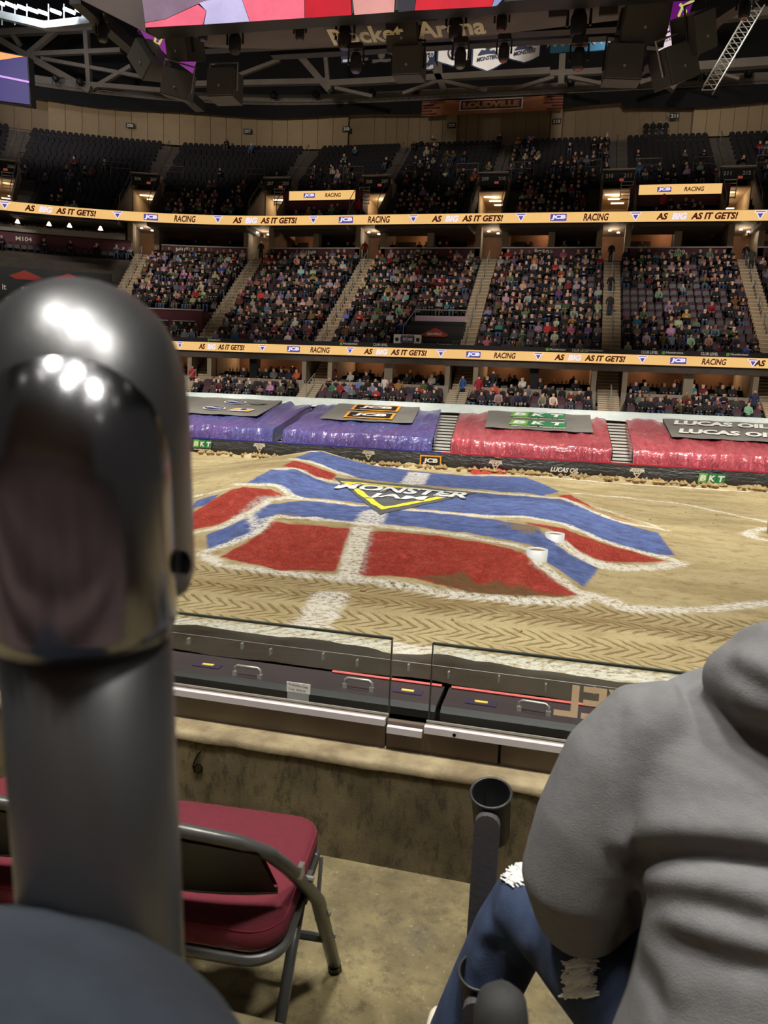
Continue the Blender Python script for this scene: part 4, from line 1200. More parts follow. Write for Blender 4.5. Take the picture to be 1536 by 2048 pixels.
TW = np.array([20, 18, 13, 8, 7, 6, 5, 2.6, 2.2, 1.2, 1.4, 1.0, 2.2, 2.4, .6, .4, .3, .7, .4, .5, 2.2]); TW = TW / TW.sum()


def slots():
    out = []                                                        # tier, row, s, Y, z
    def row(tier, i, Y, z, a, b, gaps):
        for u, w in openings(gaps, a, b):
            k = (Y - YC) / RR if u < XC else 1.0
            d = .515 / k; n = int((w - u) / d)
            o = (w - u - n * d) / 2
            for j in range(n): out.append((tier, i, u + o + d * (j + .5), Y, z))
    for i, (Y, z) in enumerate(LOW_ROWS): row('low', i, Y + .1, z, -31, 19.5, [(a, .72) for a in AISL])
    for i in range(CLUB_N):
        g = [(a, .66) for a in AISL]
        if i < 5: g += [(-8.85, 2.2)]
        if i in (2, 3, 4): g += [(-29.6, 3.6)]
        if 4 <= i <= 12: g += [(-44, 8.0)]
        row('club', i, CLUB_Y0 + CT * i + .42, CLUB_Z0 + CR * i, -48, 20.4, g)
    for i in range(UP_N):
        Y = UY0 + UT * i + .45
        g = [(v, VH + 1.0 if Y < 64 else .62) for v in VOM]
        if i in (2, 3, 4): g += [(-20.9, 3.4), (6.6, 3.4)]
        row('up', i, Y, UZ0 + UR * i, -50, 20.5, g)
    return out


def density(t, i, s):
    if t == 'low': return .74
    if t == 'club':
        if s > 2.3 and 5 <= i <= 8 and s < 9.5: return .25
        if s > 2.3 and i in (3, 4): return .5
        if s < -36: return .3
        return .86 if i > 7 else .8
    k = .62 * max(0, 1 - i / 13) + .03
    if s < -36: k *= .3
    elif s < -26: k *= .8 if i < 7 else .1
    if -7 < s < 2.4: k = .7 * max(0, 1 - i / 16) + .06
    return k + (.35 if (i > 10 and (-15 < s < -13 or 0 < s < 1.6 or -7 < s < -5)) else 0)


SL = slots()
occ = [RNG.random() < density(t, i, s) for t, i, s, Y, z in SL]
order_ = {'low': 0, 'club': 1, 'up': 2}
def block_of(s): return sum(1 for a in AISL if s > a)
LOWB = {1: 'behind the corner tarp', 2: 'behind the blue-oval tarp', 3: 'behind the orange-sign tarp', 4: 'behind the green-sign tarp', 5: 'behind the white-lettered tarp', 6: 'right of the last stairs'}
CLUBB = {0: 'corner club block', 1: 'leftmost club block', 2: 'club block over the blue-oval tarp', 3: 'club block with black booth', 4: 'club block right of booth', 5: 'second club block from right', 6: 'club block at right edge'}
n_low = sum(1 for (t, *_), o in zip(SL, occ) if t == 'low' and o)
cand = sorted([k for k in range(len(SL)) if occ[k]], key=lambda k: (order_[SL[k][0]], SL[k][1]))
vis = lambda k: SL[k][2] > (-22.5 if SL[k][0] == 'low' else -33)
ind_p = [k for k in cand if vis(k)][:262]
emp = sorted([k for k in range(len(SL)) if not occ[k] and vis(k)], key=lambda k: (order_[SL[k][0]], SL[k][1]))
ind_s = emp[:290]
count = {}
rowpos = {}
for k in sorted(range(len(SL)), key=lambda k: SL[k][2]):
    t, i, s, Y, z = SL[k]; key = (t, i, block_of(s)); rowpos[k] = count.get(key, 0); count[key] = rowpos[k] + 1


def where(k):
    t, i, s, Y, z = SL[k]; b = block_of(s)
    rw = 'front' if i == 0 else ORD[i]
    return f'{ORD[rowpos[k]]} from left, {rw} row {LOWB[b]}' if t == 'low' else f'{ORD[rowpos[k]]} from left, {rw} row, {CLUBB[b]}'


set_p, set_s = set(ind_p), set(ind_s)
crowd_v, crowd_f, crowd_c, nb = [], [], [], 0
LEGS = [lin(*c) for c in ((28, 30, 44), (52, 66, 96), (34, 33, 36), (70, 84, 112), (92, 84, 72), (24, 24, 26))]
SKIN = [lin(*c) for c in ((214, 164, 138), (196, 142, 116), (222, 178, 154), (140, 94, 70))]
HAIR = [lin(*c) for c in ((52, 38, 30), (28, 24, 24), (112, 84, 58), (70, 52, 40), (150, 124, 92))]


def crowd_add(p, loc, rz, sc, top):
    global nb
    v, f, mi = LO[p]; c, s_ = math.cos(rz), math.sin(rz)
    w = v * sc; w = np.stack([w[:, 0] * c - w[:, 1] * s_, w[:, 0] * s_ + w[:, 1] * c, w[:, 2]], 1) + loc
    crowd_v.append(w); crowd_f.extend([tuple(i + nb for i in q) for q in f]); nb += len(v)
    cs = (top, random.choice(LEGS), random.choice(SKIN), random.choice(HAIR))
    crowd_c.extend([(*cs[i], 1) for i in mi])


for k in [k for k in cand]:
    t, i, s, Y, z = SL[k]
    nm, c = TOPS[RNG.choice(len(TOPS), p=TW)]
    c = tuple(max(8, min(240, q * RNG.uniform(.7, 1.05))) for q in c)
    p = POSES[RNG.integers(len(POSES))] if RNG.random() < .93 else 'lap'
    if p == 'up' and RNG.random() < .7: p = 'lap'
    child = RNG.random() < .2
    sc = RNG.uniform(.74, .84) if child else RNG.uniform(.95, 1.06)
    rz = ang(s) + RNG.uniform(-.35, .35); zz = z + (.47 * (1 - sc) if child else 0)
    loc = P(s + RNG.uniform(-.05, .05), Y, zz)
    if k in set_p:
        o = ob('person', HI[p], None, loc, (0, 0, rz), label=f'{"child" if child else "person"} in {nm} top, {where(k)}', cat='person', group='seated spectators opposite')
        o.scale = (sc * (1 if RNG.random() < .5 else -1) if False else sc, sc, sc); o.color = (*lin(*c), 1)
    else: crowd_add(p, loc, rz, sc, lin(*c))
# people standing in the aisles and boxes: (px, py of the feet, Y, colour, words)
STAND = [(925, 772, 47.4, 'blue', (46, 84, 150), 'standing on the lower stairs right of the bar'), (957, 772, 47.4, 'red', (168, 32, 52), 'standing against the stair well wall above the lower stairs'), (985, 774, 48.2, 'black', (30, 30, 32), 'standing beside the stair well right of the red one'),
         (385, 745, 47.4, 'red', (176, 36, 44), 'standing by the left stair well next to the pipe'), (668, 748, 48.8, 'dark red', (110, 30, 38), 'standing in the stair well left of the boxes'), (772, 742, 50.4, 'black', (26, 24, 26), 'standing behind the bar counter in warm light'),
         (1148, 745, 50.4, 'black', (34, 30, 32), 'bartender behind the counter below the slogan'), (768, 800, 46.2, 'light grey', (196, 186, 180), 'standing among the lower rows with long hair'), (1219, 545, 59.4, 'black', (24, 24, 26), 'in jeans at the top of the second aisle from the right'),
         (1219, 600, 55.6, 'black', (30, 30, 34), 'walking down the aisle, upper of two'), (1217, 640, 52.6, 'charcoal', (52, 50, 54), 'walking down the aisle, lower of two'), (1490, 525, 60.0, 'black', (28, 28, 30), 'at the head of the rightmost aisle'), (1500, 545, 58.6, 'charcoal', (60, 58, 60), 'a step below the head of the rightmost aisle'),
         (522, 505, 60.8, 'black', (26, 26, 30), 'in the left stair head under the upper ribbon'), (730, 503, 60.8, 'red', (140, 34, 40), 'in the middle stair head under the upper ribbon'), (762, 505, 61.0, 'charcoal', (56, 52, 54), 'in the stair head beside the one in red'),
         (718, 410, 60.2, 'red', (190, 36, 40), 'standing at the right end of the small amber board'), (345, 420, 59.4, 'black', (22, 22, 24), 'standing in the lit portal second from the left'), (1327, 403, 60.2, 'red', (180, 40, 44), 'pointing up in front of the right amber board'), (1505, 830, 46.0, 'navy', (40, 46, 74), 'in the lower rows at the right edge')]
for px, py, Y, nm, c, wd_ in STAND:
    p = atY(px, py, Y)
    # feet on whatever floor is below
    if Y < 48: z = max([zz for YY, zz in LOW_ROWS if Y >= YY - .3] + [2.7])
    elif Y < 54 and p[2] < 6: z = 3.75
    elif p[2] < 15.0 and Y < 60.25: z = CLUB_Z0 + CR * int((Y - CLUB_Y0) / CT)
    elif Y < 62 and p[2] < 16.5 and Y >= 60.25: z = 14.3
    else: z = UZ0 + UR * max(0, int((Y - UY0) / UT))
    o = ob('person', HI['stand'], None, (p[0], Y, z), (0, 0, random.uniform(-.5, .5)), label=f'person in {nm} top {wd_}', cat='person', group='people standing in the stands')
    o.color = (*lin(*c), 1)
for k in range(4):
    p = atY(1292 + 13 * k, 262, 74.2); ob('person', HI['stand'], None, (p[0], 74.2, UZ0 + UR * 17 - .02), (0, 0, .2), label=f'dark figure standing at the top wall left of the rightmost number, {ORD[k]} from left', cat='person', group='people at the top wall').color = (.01, .01, .012, 1)
# people in the boxes below the first ribbon and in the suites go into the crowd mesh
for b in range(len(AISL) - 1):
    for s in np.arange(AISL[b] + 1.6, AISL[b + 1] - 1.6, .55):
        for Y, z, d in ((48.75, 3.85, .45), (49.7, 4.05, .4), (52.2, 3.8, .25)):
            if RNG.random() < d and s > -31:
                c = TOPS[RNG.choice(len(TOPS), p=TW)][1]; crowd_add('stand' if Y > 52 else 'lap', P(s, Y, z), ang(s) + RNG.uniform(-.5, .5), 1, lin(*c))
        if RNG.random() < .22: crowd_add('lap', P(s, 61.4, 14.75), ang(s), 1, lin(*TOPS[RNG.choice(len(TOPS), p=TW)][1]))
m_crowd = bpy.data.materials.new('crowd_clothes'); m_crowd.use_nodes = True
_a = m_crowd.node_tree.nodes.new('ShaderNodeAttribute'); _a.attribute_name = 'cloth'
m_crowd.node_tree.links.new(_a.outputs['Color'], m_crowd.node_tree.nodes['Principled BSDF'].inputs['Base Color'])
m_crowd.node_tree.nodes['Principled BSDF'].inputs['Roughness'].default_value = .85
cm = me_new('crowd', np.concatenate(crowd_v), crowd_f, (m_crowd,), None, True)
at = cm.attributes.new('cloth', 'FLOAT_COLOR', 'FACE'); at.data.foreach_set('color', np.array(crowd_c, np.float32).ravel())
ob('crowd', cm, kind='stuff', label='hundreds of seated spectators filling the club seats, boxes and upper deck', cat='crowd')
# seats
sv, sf, sm_, n0 = np.array(SM.v), SM.f, SM.m, 0
bv, bf, bm = [], [], []
for k, (t, i, s, Y, z) in enumerate(SL):
    if k in set_s:
        ob('stadium_seat', seat_me, None, P(s, Y + .12, z), (0, 0, ang(s)), label=f'empty maroon seat, {where(k)}', cat='seat', group='empty maroon seats opposite')
        continue
    a = ang(s); c, q = math.cos(a), math.sin(a)
    w = np.stack([sv[:, 0] * c - sv[:, 1] * q, sv[:, 0] * q + sv[:, 1] * c, sv[:, 2]], 1) + P(s, Y + .12, z)
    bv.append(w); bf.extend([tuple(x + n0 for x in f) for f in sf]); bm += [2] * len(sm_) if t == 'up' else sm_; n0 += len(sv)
for b in range(len(AISL) - 1):                                              # dark chairs of the boxes
    for Y, z in ((49.0, 3.8), (49.9, 4.0), (61.7, 14.5)):
        for s in np.arange(AISL[b] + 1.5, AISL[b + 1] - 1.5, .58):
            w = sv + P(s, Y, z); bv.append(w); bf.extend([tuple(x + n0 for x in f) for f in sf]); bm += [1] * len(sm_); n0 += len(sv)
ob('seating_rows', me_new('seating_rows', np.concatenate(bv), bf, (M['seat_red'], M['seat_dark'], M['seat_upper']), bm), kind='stuff', label='rows upon rows of dark maroon folding seats round the bowl', cat='seats')

# ------------------------------------------------------------------ booths in the club seats
m_board_b = mat('booth_black', (34, 33, 36), .5)
m_sred = mat('booth_red', (176, 58, 44), .6)
A, B = atY(806, 690, 48.6), atY(918, 690, 48.6)
r = empty('press_booth', ((A[0] + B[0]) / 2, 48.7, CLUB_Z0), 'black broadcast booth with white lettering and a red badge among the club seats', 'booth')
w = B[0] - A[0]
MB().box((0, .4, .55), (w, .5, 1.15)).ob('front_desk', m_board_b, parent=r)
MB().box((0, 1.6, 1.5), (w + .1, 1.2, 1.0)).ob('rear_desk', m_board_b, parent=r)
MB().box((0, 2.6, 1.2), (w, 1.2, 2.4)).ob('platform', M['black'], parent=r)
MB().box((0, 3.3, 2.65), (w, .06, .5)).ob('back_panel', mat('mauve_panel', (176, 146, 156), .6), parent=r)
MB().tube([(-w / 2, 3.4, 1.5), (-w / 2, 3.4, 3.3), (w / 2, 3.4, 3.3), (w / 2, 3.4, 1.5)], .04, 6).tube([(-w / 2, 3.4, 3.3), (-w / 2 - .3, 1.2, 2.0), (-w / 2 - .3, 1.2, .6)], .035, 6).ob('rail', M['rail'], parent=r)
text('lettering', 'Cleaning. Restoration. Construction.', M['white'], lambda x, y: (x, .13, .72 + y), .26, w * .74, .02, 0, r)
MB().prism([(-.9, .98, 1.45), (-.65, .98, 1.3), (.75, .98, 1.3), (.95, .98, 1.45), (.05, .98, 1.88)], (0, -.02, 0)).ob('badge', m_sred, parent=r)
text('lettering', 'SERVPRO', M['white'], lambda x, y: (x, .94, 1.47 + y), .17, 1.0, .03, 0, r)
for sx in (-1, 1):
    mb = MB()
    for a in range(3):
        for b in range(4): mb.box((sx * (w / 2 - .16 - .15 * a), .14, .45 + .17 * b), (.05, .02, .05))
    mb.ob('dot_print', m_green, parent=r)
A, B = atY(787, 690, 48.2), atY(842, 692, 48.2)
r = empty('radio_sign', ((A[0] + B[0]) / 2, 48.2, 6.95), 'white sign with a blue plate hung on the club front left of the booth', 'sign')
w = B[0] - A[0]
MB().box((0, 0, .32), (w, .06, .6)).ob('plate', M['white'], parent=r)
MB().box((0, -.04, .32), (w * .5, .02, .34)).ob('blue_field', m_navy, parent=r)
MB().box((0, -.04, .54), (w * .46, .02, .08)).ob('top_strip', m_navy, parent=r); MB().box((0, -.04, .1), (w * .46, .02, .06)).ob('bottom_strip', m_navy, parent=r)
text('lettering', 'WTAM', M['white'], lambda x, y: (x, -.06, .32 + y), .22, w * .36, .03, 0, r)
text('lettering', 'NEWSRADIO', M['white'], lambda x, y: (x, -.06, .54 + y), .06, w * .4, .01, 0, r)
for sx in (-1, 1): MB().lathe([(0, .02), (.13, .02), (.13, 0)], 10).ob('emblem', m_blk, parent=r, loc=(sx * w * .38, -.04, .3), rot=(math.pi / 2, 0, 0))
# black terraces in the corner, with lettering
for k, (i, txt) in enumerate(((8, None), (6, 'it     even happened.'), (4, None))):
    z = CLUB_Z0 + CR * i + .35; Y = CLUB_Y0 + CT * i
    r = empty('corner_box', (0, 0, 0), ('black corner box front with two red badges', 'black corner box front with a white slogan', 'black corner box front with outline icons')[k], 'booth')
    mb = MB(); sweep(mb, [(Y - .1, z - 1.3), (Y - .1, z + .75), (Y + .15, z + .75), (Y + .15, z - 1.3)], -51, -36.1); mb.ob('front_panel', m_board_b, parent=r)
    f = lambda s0: (lambda x, y: P(s0 + x, Y - .13, z + .2 + y))
    if k == 0:
        for px in (50, 137):
            s0 = s_of(px, 523, Y); g_ = f(s0)
            MB().add([g_(-1.2, -.1), g_(-.7, -.32), (g_(.8, -.32)), g_(1.3, -.1), g_(0, .38)], [(0, 1, 2, 3, 4)]).ob('badge', m_sred, parent=r)
            text('lettering', 'SERVPRO', M['white'], lambda x, y: g_(x, y - .06), .2, 1.3, .03, 0, r)
    elif k == 1:
        text('lettering', 'it', M['white'], f(s_of(8, 536, Y)), .4, .3, .02, 0, r); text('lettering', 'even happened.', M['white'], f(s_of(82, 541, Y)), .42, 3.0, .02, 0, r)
    else:
        for q, px in enumerate((20, 62, 112)):
            g_ = f(s_of(px, 552, Y))
            MB().tube([g_(-.2, -.3), g_(-.2, .1), g_(0, .35), g_(.2, .1), g_(.2, -.3)], .03, 5).ob('icon', M['white'], parent=r)
r = ob('green_flag', MB().grid([[P(-36.6 - .2 * a, CLUB_Y0 + CT * 6 - .2, CLUB_Z0 + CR * 6 + .9 - .3 * b) for a in range(7)] for b in range(4)]).mesh('green_flag', mat('green_cloth', (60, 104, 44), .8)), label='green cloth hung over the black corner box', cat='flag')
# pale planter front and cone lamps of the corner lounge
mb = MB(); rows = []
for k, q in enumerate(np.linspace(-50, -36.3, 120)):
    rows.append([P(q, 60.1, 15.5), P(q, 60.05, 15.95 + .22 * random.random())])
    rows.append([P(q + .05, 60.1, 15.5), P(q + .05, 60.05, 15.92)])
mb.grid(rows); mb.ob('planter_front', mat('pale_planter', (150, 148, 140), .8), label='pale ragged planter front over the maroon wall of the corner lounge', cat='planter')
for k, (px, py) in enumerate(((35, 443), (98, 448), (139, 451), (201, 457))):
    q = atY(px, py, 54)
    MB().lathe([(0, .2), (.07, .16), (.2, -.12), (0, -.12)], 12).ob('cone_lamp', emis('cone_glow', (255, 226, 200), 2.0) if k == 0 else bpy.data.materials['cone_glow'], loc=q, label=f'glowing cone lamp in the corner lounge, {ORD[k]} from the left', cat='lamp', group='cone lamps of the corner lounge')
# maroon wall with windows in the left block
mb = MB(); sweep(mb, [(49.9, 7.2), (49.9, 9.0), (52.3, 9.0), (52.3, 7.2)], -33.2, -26.4); mb.ob('wall_left_box', M['maroon'], kind='structure')
mb = MB(); sweep(mb, [(49.85, 9.0), (49.85, 9.08), (50.1, 9.08), (50.1, 9.0)], -33.2, -26.4); mb.ob('trim_left_box', M['trimwhite'], kind='structure')
for k, s in enumerate((-30.4, -28.0)):
    r = empty('box_window', P(s, 49.86, 8.05), f'low dark window with pale frame in the maroon wall, {("left", "right")[k]} one', 'window', None, ang(s))
    MB().box((0, 0, 0), (1.6, .06, .5)).ob('pane', M['dark'], parent=r); MB().box((0, -.02, .2), (1.65, .06, .06)).box((0, -.02, -.25), (1.65, .06, .04)).ob('frame', M['trimwhite'], parent=r)

# ------------------------------------------------------------------ hanging scoreboard, roof steel, banners
def beam_px(mb, a, b, wpx, Y):
    A, B = atY(*a, Y), atY(*b, Y); w = wpx / F * Y
    t = (B - A); L = np.linalg.norm(t); t = t / L
    n = np.cross([0, 1.0, 0], t); n = n / np.linalg.norm(n)
    return mb.box((A + B) / 2, (L, w, w), np.array([t, np.cross(t, n) * -1, n]))


def patch(par, name, pts, m, Y):
    p = [atY(x, y, Y) for x, y in pts]
    mb = MB().add(p, [tuple(range(len(p)))])
    return mb.ob(name, m, parent=par)


sb = empty('scoreboard', (0, 0, 0), 'huge hanging scoreboard whose screen shows red and pink cloth', 'scoreboard')
m_hood = mat('scoreboard_cloth', (104, 94, 92), .85, nz=(.5, .3))
SA = atY(290, 56, 17); ZB = SA[2]
scr = MB().box(((SA[0] + 3.2) / 2, 17.3, ZB + 3.0), (3.2 - SA[0], .5, 6.0)).ob('screen', M['black'], parent=sb)
for pts, c, st_ in (([(279, -40), (470, -40), (440, -5), (395, 8), (330, 38), (290, 45)], (150, 122, 142), .8), ([(290, 46), (330, 39), (396, 9), (412, 22), (406, 49), (291, 55)], (244, 108, 132), .95), ([(413, 22), (398, 6), (440, -8), (480, -12), (499, 43), (408, 49)], (206, 196, 236), .9),
                   ([(480, -14), (478, -40), (608, -40), (609, 36), (500, 43)], (248, 112, 134), .95), ([(609, -40), (700, -40), (703, 30), (610, 36)], (204, 18, 42), .9), ([(701, -40), (792, -40), (788, 24), (709, 30)], (222, 154, 146), .9), ([(793, -40), (838, -40), (828, 21), (797, 24)], (52, 46, 60), .8),
                   ([(839, -40), (1000, -40), (983, 13), (829, 21)], (212, 20, 44), .9), ([(1001, -40), (1040, -40), (994, 11), (984, 13)], (150, 160, 206), .8)):
    patch(scr, 'picture', pts, emis('screen_picture', c, st_, nz=(1.6, .18)), 17.02)
cp = [SA, atZ(140, -12, ZB + .2)]
MB().prism([cp[0] + (-.05, .3, 0), cp[1], cp[1] + (0, 0, 7), cp[0] + (-.05, .3, 7)], (.1, .3, 0)).ob('corner_panel', m_hood, parent=sb)
fr_, bk_ = [(292, 57), (500, 45), (700, 32), (985, 15), (1240, -2), (1330, -8)], [(420, 95), (560, 98), (700, 92), (985, 70), (1240, 40), (1330, 25)]
und = MB().grid([[atY(*p, 17.5) + (0, 0, -.04) for p in fr_], [(atY(*p, 17.5) + atY(*q, 19.4)) / 2 + (0, 0, -.08) for p, q in zip(fr_, bk_)], [atY(*q, 19.4) for q in bk_]]).ob('underside', m_hood, parent=sb, smooth=True)
def on_under(px, py):
    k = (px - 420) / (985 - 420); f0 = atY(420 + 565 * k - 30, 50 - 35 * k, 17.5); b0 = atY(px, 100 - 32 * k, 19.4)
    o = f0 + (b0 - f0) * min(1, max(0, (py - (50 - 35 * k)) / 50)); u = (f0 - b0) / np.linalg.norm(f0 - b0)
    return flatfn(o, (1, 0, 0), u, .14)
m_cream = mat('cream_letters', (228, 216, 180), .6)
_o = atY(812, 52, 17.9); _u = np.array([0, -1, 0.12]); _u = _u / np.linalg.norm(_u)
text('lettering', 'Rocket  Arena', m_cream, flatfn(_o + (0, 0, -.12), (1, -.02, 0), _u), .62, 3.6, .03, 0, sb)
mb = MB()
for a, b, Z in (((150, -6), (400, 214), 12.4), ((1545, -40), (1236, 165), 12.6), ((400, 92), (1240, 46), 12.6), ((545, 104), (1230, 64), 12.9)):
    A, B = atZ(*a, Z), atZ(*b, Z); t = B - A; L = np.linalg.norm(t); t = t / L; n = np.array([0, 0, 1.0])
    mb.box((A + B) / 2, (L, .3, .3), np.array([t, np.cross(n, t), n]))
mb.ob('hanging_ring', M['black'], parent=sb)
for k, (pts, m_) in enumerate((([(287, 28), (275, 64), (322, 100), (376, 139), (383, 115), (350, 80), (300, 50)], emis('magenta_panel', (150, 60, 150), .6)), ([(1346, -12), (1392, -12), (1372, 40), (1352, 86), (1338, 62), (1336, 30)], emis('purple_panel', (112, 26, 120), .6)), ([(1336, 32), (1352, 86), (1330, 95), (1316, 90), (1326, 60)], emis('white_panel', (232, 216, 220), .75)))):
    Y = 18.4
    p = [atY(x, y, Y) for x, y in pts]
    MB().prism(p, (0, .25, 0)).ob('wing_panel', m_, parent=sb)
m_yl = emis('yellow_line', (214, 206, 120), .7)
for a in ([(318, 54), (309, 84), (318, 88), (330, 62), (332, 78)], [(1388, 0), (1366, 12), (1358, 30), (1362, 50), (1372, 22), (1360, 8)]):
    MB().tube([atY(*p, 18.35) for p in a], .03, 5).ob('line_emblem', m_yl, parent=sb)
text('lettering', 'CLEVELAND', emis('wine_letters', (110, 30, 60), .5), flatfn(atY(1334, 80, 18.36), (.98, 0, .2), (-.2, 0, .98)), .06, .32, .02, 0, sb)
text('lettering', 'MPI', emis('wine_letters', (110, 30, 60), .5), flatfn(atY(1334, 51, 18.36), (.98, 0, .2), (-.2, 0, .98)), .12, .2, .02, 0, sb)
MB().tube([atY(*p, 18.34) for p in ((1340, 62), (1326, 68), (1325, 74), (1338, 74))], .02, 5).ob('letter_emblem', emis('wine_letters', (110, 30, 60), .5), parent=sb)

m_spk, m_grl = mat('speaker_case', (66, 63, 62), .6), mat('speaker_grille', (84, 82, 78), .8, bp=(300, .5, .005))
SPK = [((352, 92), 56, 52, (.35, -.3, .16), 'upper speaker beside the magenta panel'), ((278, 118), 46, 58, (.3, -.55, -.55), 'leftmost speaker tilted on the ring'), ((350, 165), 54, 50, (.2, .3, .2), 'lower left speaker with a pale bracket'), ((439, 163), 54, 52, (0, 0, .02), 'square speaker right of the pale bracket one'),
       ((803, 66), 58, 58, (.3, 0, 0), 'upper of two speakers in the middle of the ring'), ((813, 120), 54, 48, (.1, 0, .02), 'lower of two speakers in the middle of the ring'), ((1292, 44), 76, 66, (.3, .2, .06), 'large speaker left of the purple panel'), ((1250, 122), 62, 56, (.1, .1, .04), 'speaker below the large one on the right'),
       ((1412, 62), 50, 60, (.2, .7, -.5), 'upper right speaker past the purple panel'), ((1366, 122), 58, 58, (.1, .5, -.45), 'lower right speaker with a pale bracket')]
for (px, py), w, h, rt_, lab in SPK:
    Y = 18.0; c = atY(px, py, Y); W, Hh = w / F * Y * 1.05, h / F * Y * 1.05
    r = empty('loudspeaker', c, 'black ' + lab, 'speaker', 'loudspeakers under the scoreboard'); r.rotation_euler = (rt_[0], rt_[2], rt_[1])
    MB().box((0, .32, 0), (W, .6, Hh)).ob('case', m_spk, parent=r)
    MB().box((0, 0, 0), (W * .96, .05, Hh * .94)).ob('grille', m_grl, parent=r)
    MB().tube([(-W / 2 - .03, .2, -Hh * .2), (-W / 2 - .03, .2, Hh * .75), (W / 2 + .03, .2, Hh * .75), (W / 2 + .03, .2, -Hh * .2)], .025, 6).ob('bracket', M['rail'] if 'pale' in lab else M['black'], parent=r)
    MB().lathe([(0, .01), (.03, .01), (.03, 0)], 8).ob('badge', M['rail'], parent=r, loc=(0, -.035, -.1), rot=(math.pi / 2, 0, 0))
MHL = [((470, 80), 1.0), ((600, 60), .75), ((690, 68), 1.1), ((712, 120), .9), ((912, 48), 1.1), ((921, 110), .9), ((1004, 38), .8), ((1008, 100), .8), ((1158, 40), 1.2), ((1158, 112), .95), ((406, 60), .8), ((1490, 12), .8), ((205, 60), .9)]
MHL.sort(key=lambda q: q[0][0])
for k, ((px, py), sc) in enumerate(MHL):
    c = atY(px, py, 17.9)
    r = empty('moving_light', c, f'black moving stage light under the scoreboard, {ORD[k]} from the left', 'lamp', 'moving lights under the scoreboard'); r.scale = (sc,) * 3
    MB().box((0, 0, .3), (.36, .25, .14), ch=.04).ob('base', m_can, parent=r)
    MB().tube([(-.2, 0, -.1), (-.2, 0, .24), (.2, 0, .24), (.2, 0, -.1)], .03, 6).ob('yoke', m_can, parent=r)
    MB().lathe([(0, .18), (.1, .16), (.15, .02), (.14, -.24), (.1, -.3), (0, -.3)], 14).ob('head', m_can, parent=r, smooth=True)
    MB().lathe([(0, -.302), (.09, -.302)], 12).ob('lens', mat('lens_glass', (90, 84, 70), .1) if k == 0 else bpy.data.materials['lens_glass'], parent=r)
for k, (px, py, s_) in enumerate(((737, 38, 1), (858, 32, 1), (1116, 24, 1), (1217, 20, 1))):
    c = atY(px, py, 17.7)
    r = empty('flat_panel_light', c, f'small dark flat lamp on a stalk under the scoreboard, {ORD[k]} from the left', 'lamp', 'flat lamps under the scoreboard')
    MB().box((0, 0, 0), (.38, .06, .2)).ob('panel', mat('flat_lamp', (70, 62, 58), .7) if k == 0 else bpy.data.materials['flat_lamp'], parent=r)
    MB().tube([(0, 0, .1), (0, 0, .3)], .02, 5).ob('stalk', M['black'], parent=r)

rt_ = empty('roof_truss', (0, 0, 0), 'grey steel roof truss with diagonal members behind the scoreboard', 'truss')
for a, b, w in (((-10, 67), (188, 56), 13), ((-10, 74), (50, 109), 12), ((50, 109), (182, 182), 13), ((112, 62), (58, 108), 10), ((58, 109), (242, 101), 9), ((83, 117), (322, 161), 7), ((172, 60), (180, 180), 10), ((187, 176), (262, 133), 8), ((20, 60), (40, 90), 9), ((70, 160), (330, 182), 9),
                ((330, 170), (660, 163), 10), ((593, 104), (660, 182), 12), ((650, 95), (657, 172), 8), ((652, 168), (1100, 143), 11), ((866, 128), (890, 184), 11), ((880, 125), (882, 160), 8), ((806, 187), (876, 162), 6), ((888, 163), (975, 182), 6), ((1030, 178), (1108, 154), 6), ((670, 176), (745, 193), 6), ((1100, 148), (1340, 136), 10), ((1126, 95), (1122, 170), 11),
                ((1136, 154), (1216, 170), 6), ((1280, 166), (1337, 147), 7), ((1470, -8), (1338, 178), 17), ((1340, 138), (1545, 124), 14), ((1428, 144), (1478, 158), 5), ((1410, 38), (1545, 24), 14), ((480, 150), (560, 120), 7)):
    mb = MB(); beam_px(mb, a, b, w, 68.0); mb.ob('member', M['steel'], parent=rt_)
cw = empty('catwalk', (0, 0, 0), 'pale catwalk with blue white tube lights at the upper left', 'catwalk')
m_pale = mat('pale_steel', (206, 208, 200), .5)
for a, b in (((-10, 28), (92, 52)), ((92, 52), (182, 42))):
    mb = MB(); beam_px(mb, a, b, 14, 60.0); mb.ob('beam', m_pale, parent=cw)
for x in (4, 30, 54, 97, 128, 165):
    mb = MB(); beam_px(mb, (x, 8), (x, 50), 2, 60.0); mb.ob('post', m_pale, parent=cw)
m_tube = emis('tube_light', (214, 228, 255), 6.0)
for a, b in (((-8, 2), (8, 9)), ((12, 6), (33, 15)), ((36, 12), (54, 19)), ((56, 17), (75, 24)), ((77, 22), (94, 28)), ((102, 20), (121, 27)), ((128, 17), (149, 26)), ((152, 19), (169, 25))):
    mb = MB(); beam_px(mb, a, b, 6, 59.5); mb.ob('tube', m_tube, parent=cw)
area('catwalk_light', tuple(atY(80, 10, 58)), tuple(atY(80, 60, 60)), 300, 6, .6, (.8, .88, 1))
cs = empty('corner_screen', (0, 0, 0), 'corner video screen with orange wedge over violet at the left edge', 'screen')
MB().prism([atY(x, y, 42.2) for x, y in ((-30, 95), (56, 113), (62, 212), (-30, 199))], (0, .5, 0)).ob('housing', M['black'], parent=cs)
patch(cs, 'screen', [(-30, 97), (54, 115), (60, 209), (-30, 198)], emis('violet_screen', (78, 70, 128), .75), 42.15)
patch(cs, 'picture', [(-30, 97), (0, 104), (47, 113), (0, 120), (-30, 125)], emis('orange_screen', (250, 170, 104), .95), 42.1)
patch(cs, 'picture', [(-30, 144), (58, 162), (58, 166), (-30, 148)], emis('pink_line', (214, 160, 236), .95), 42.1)
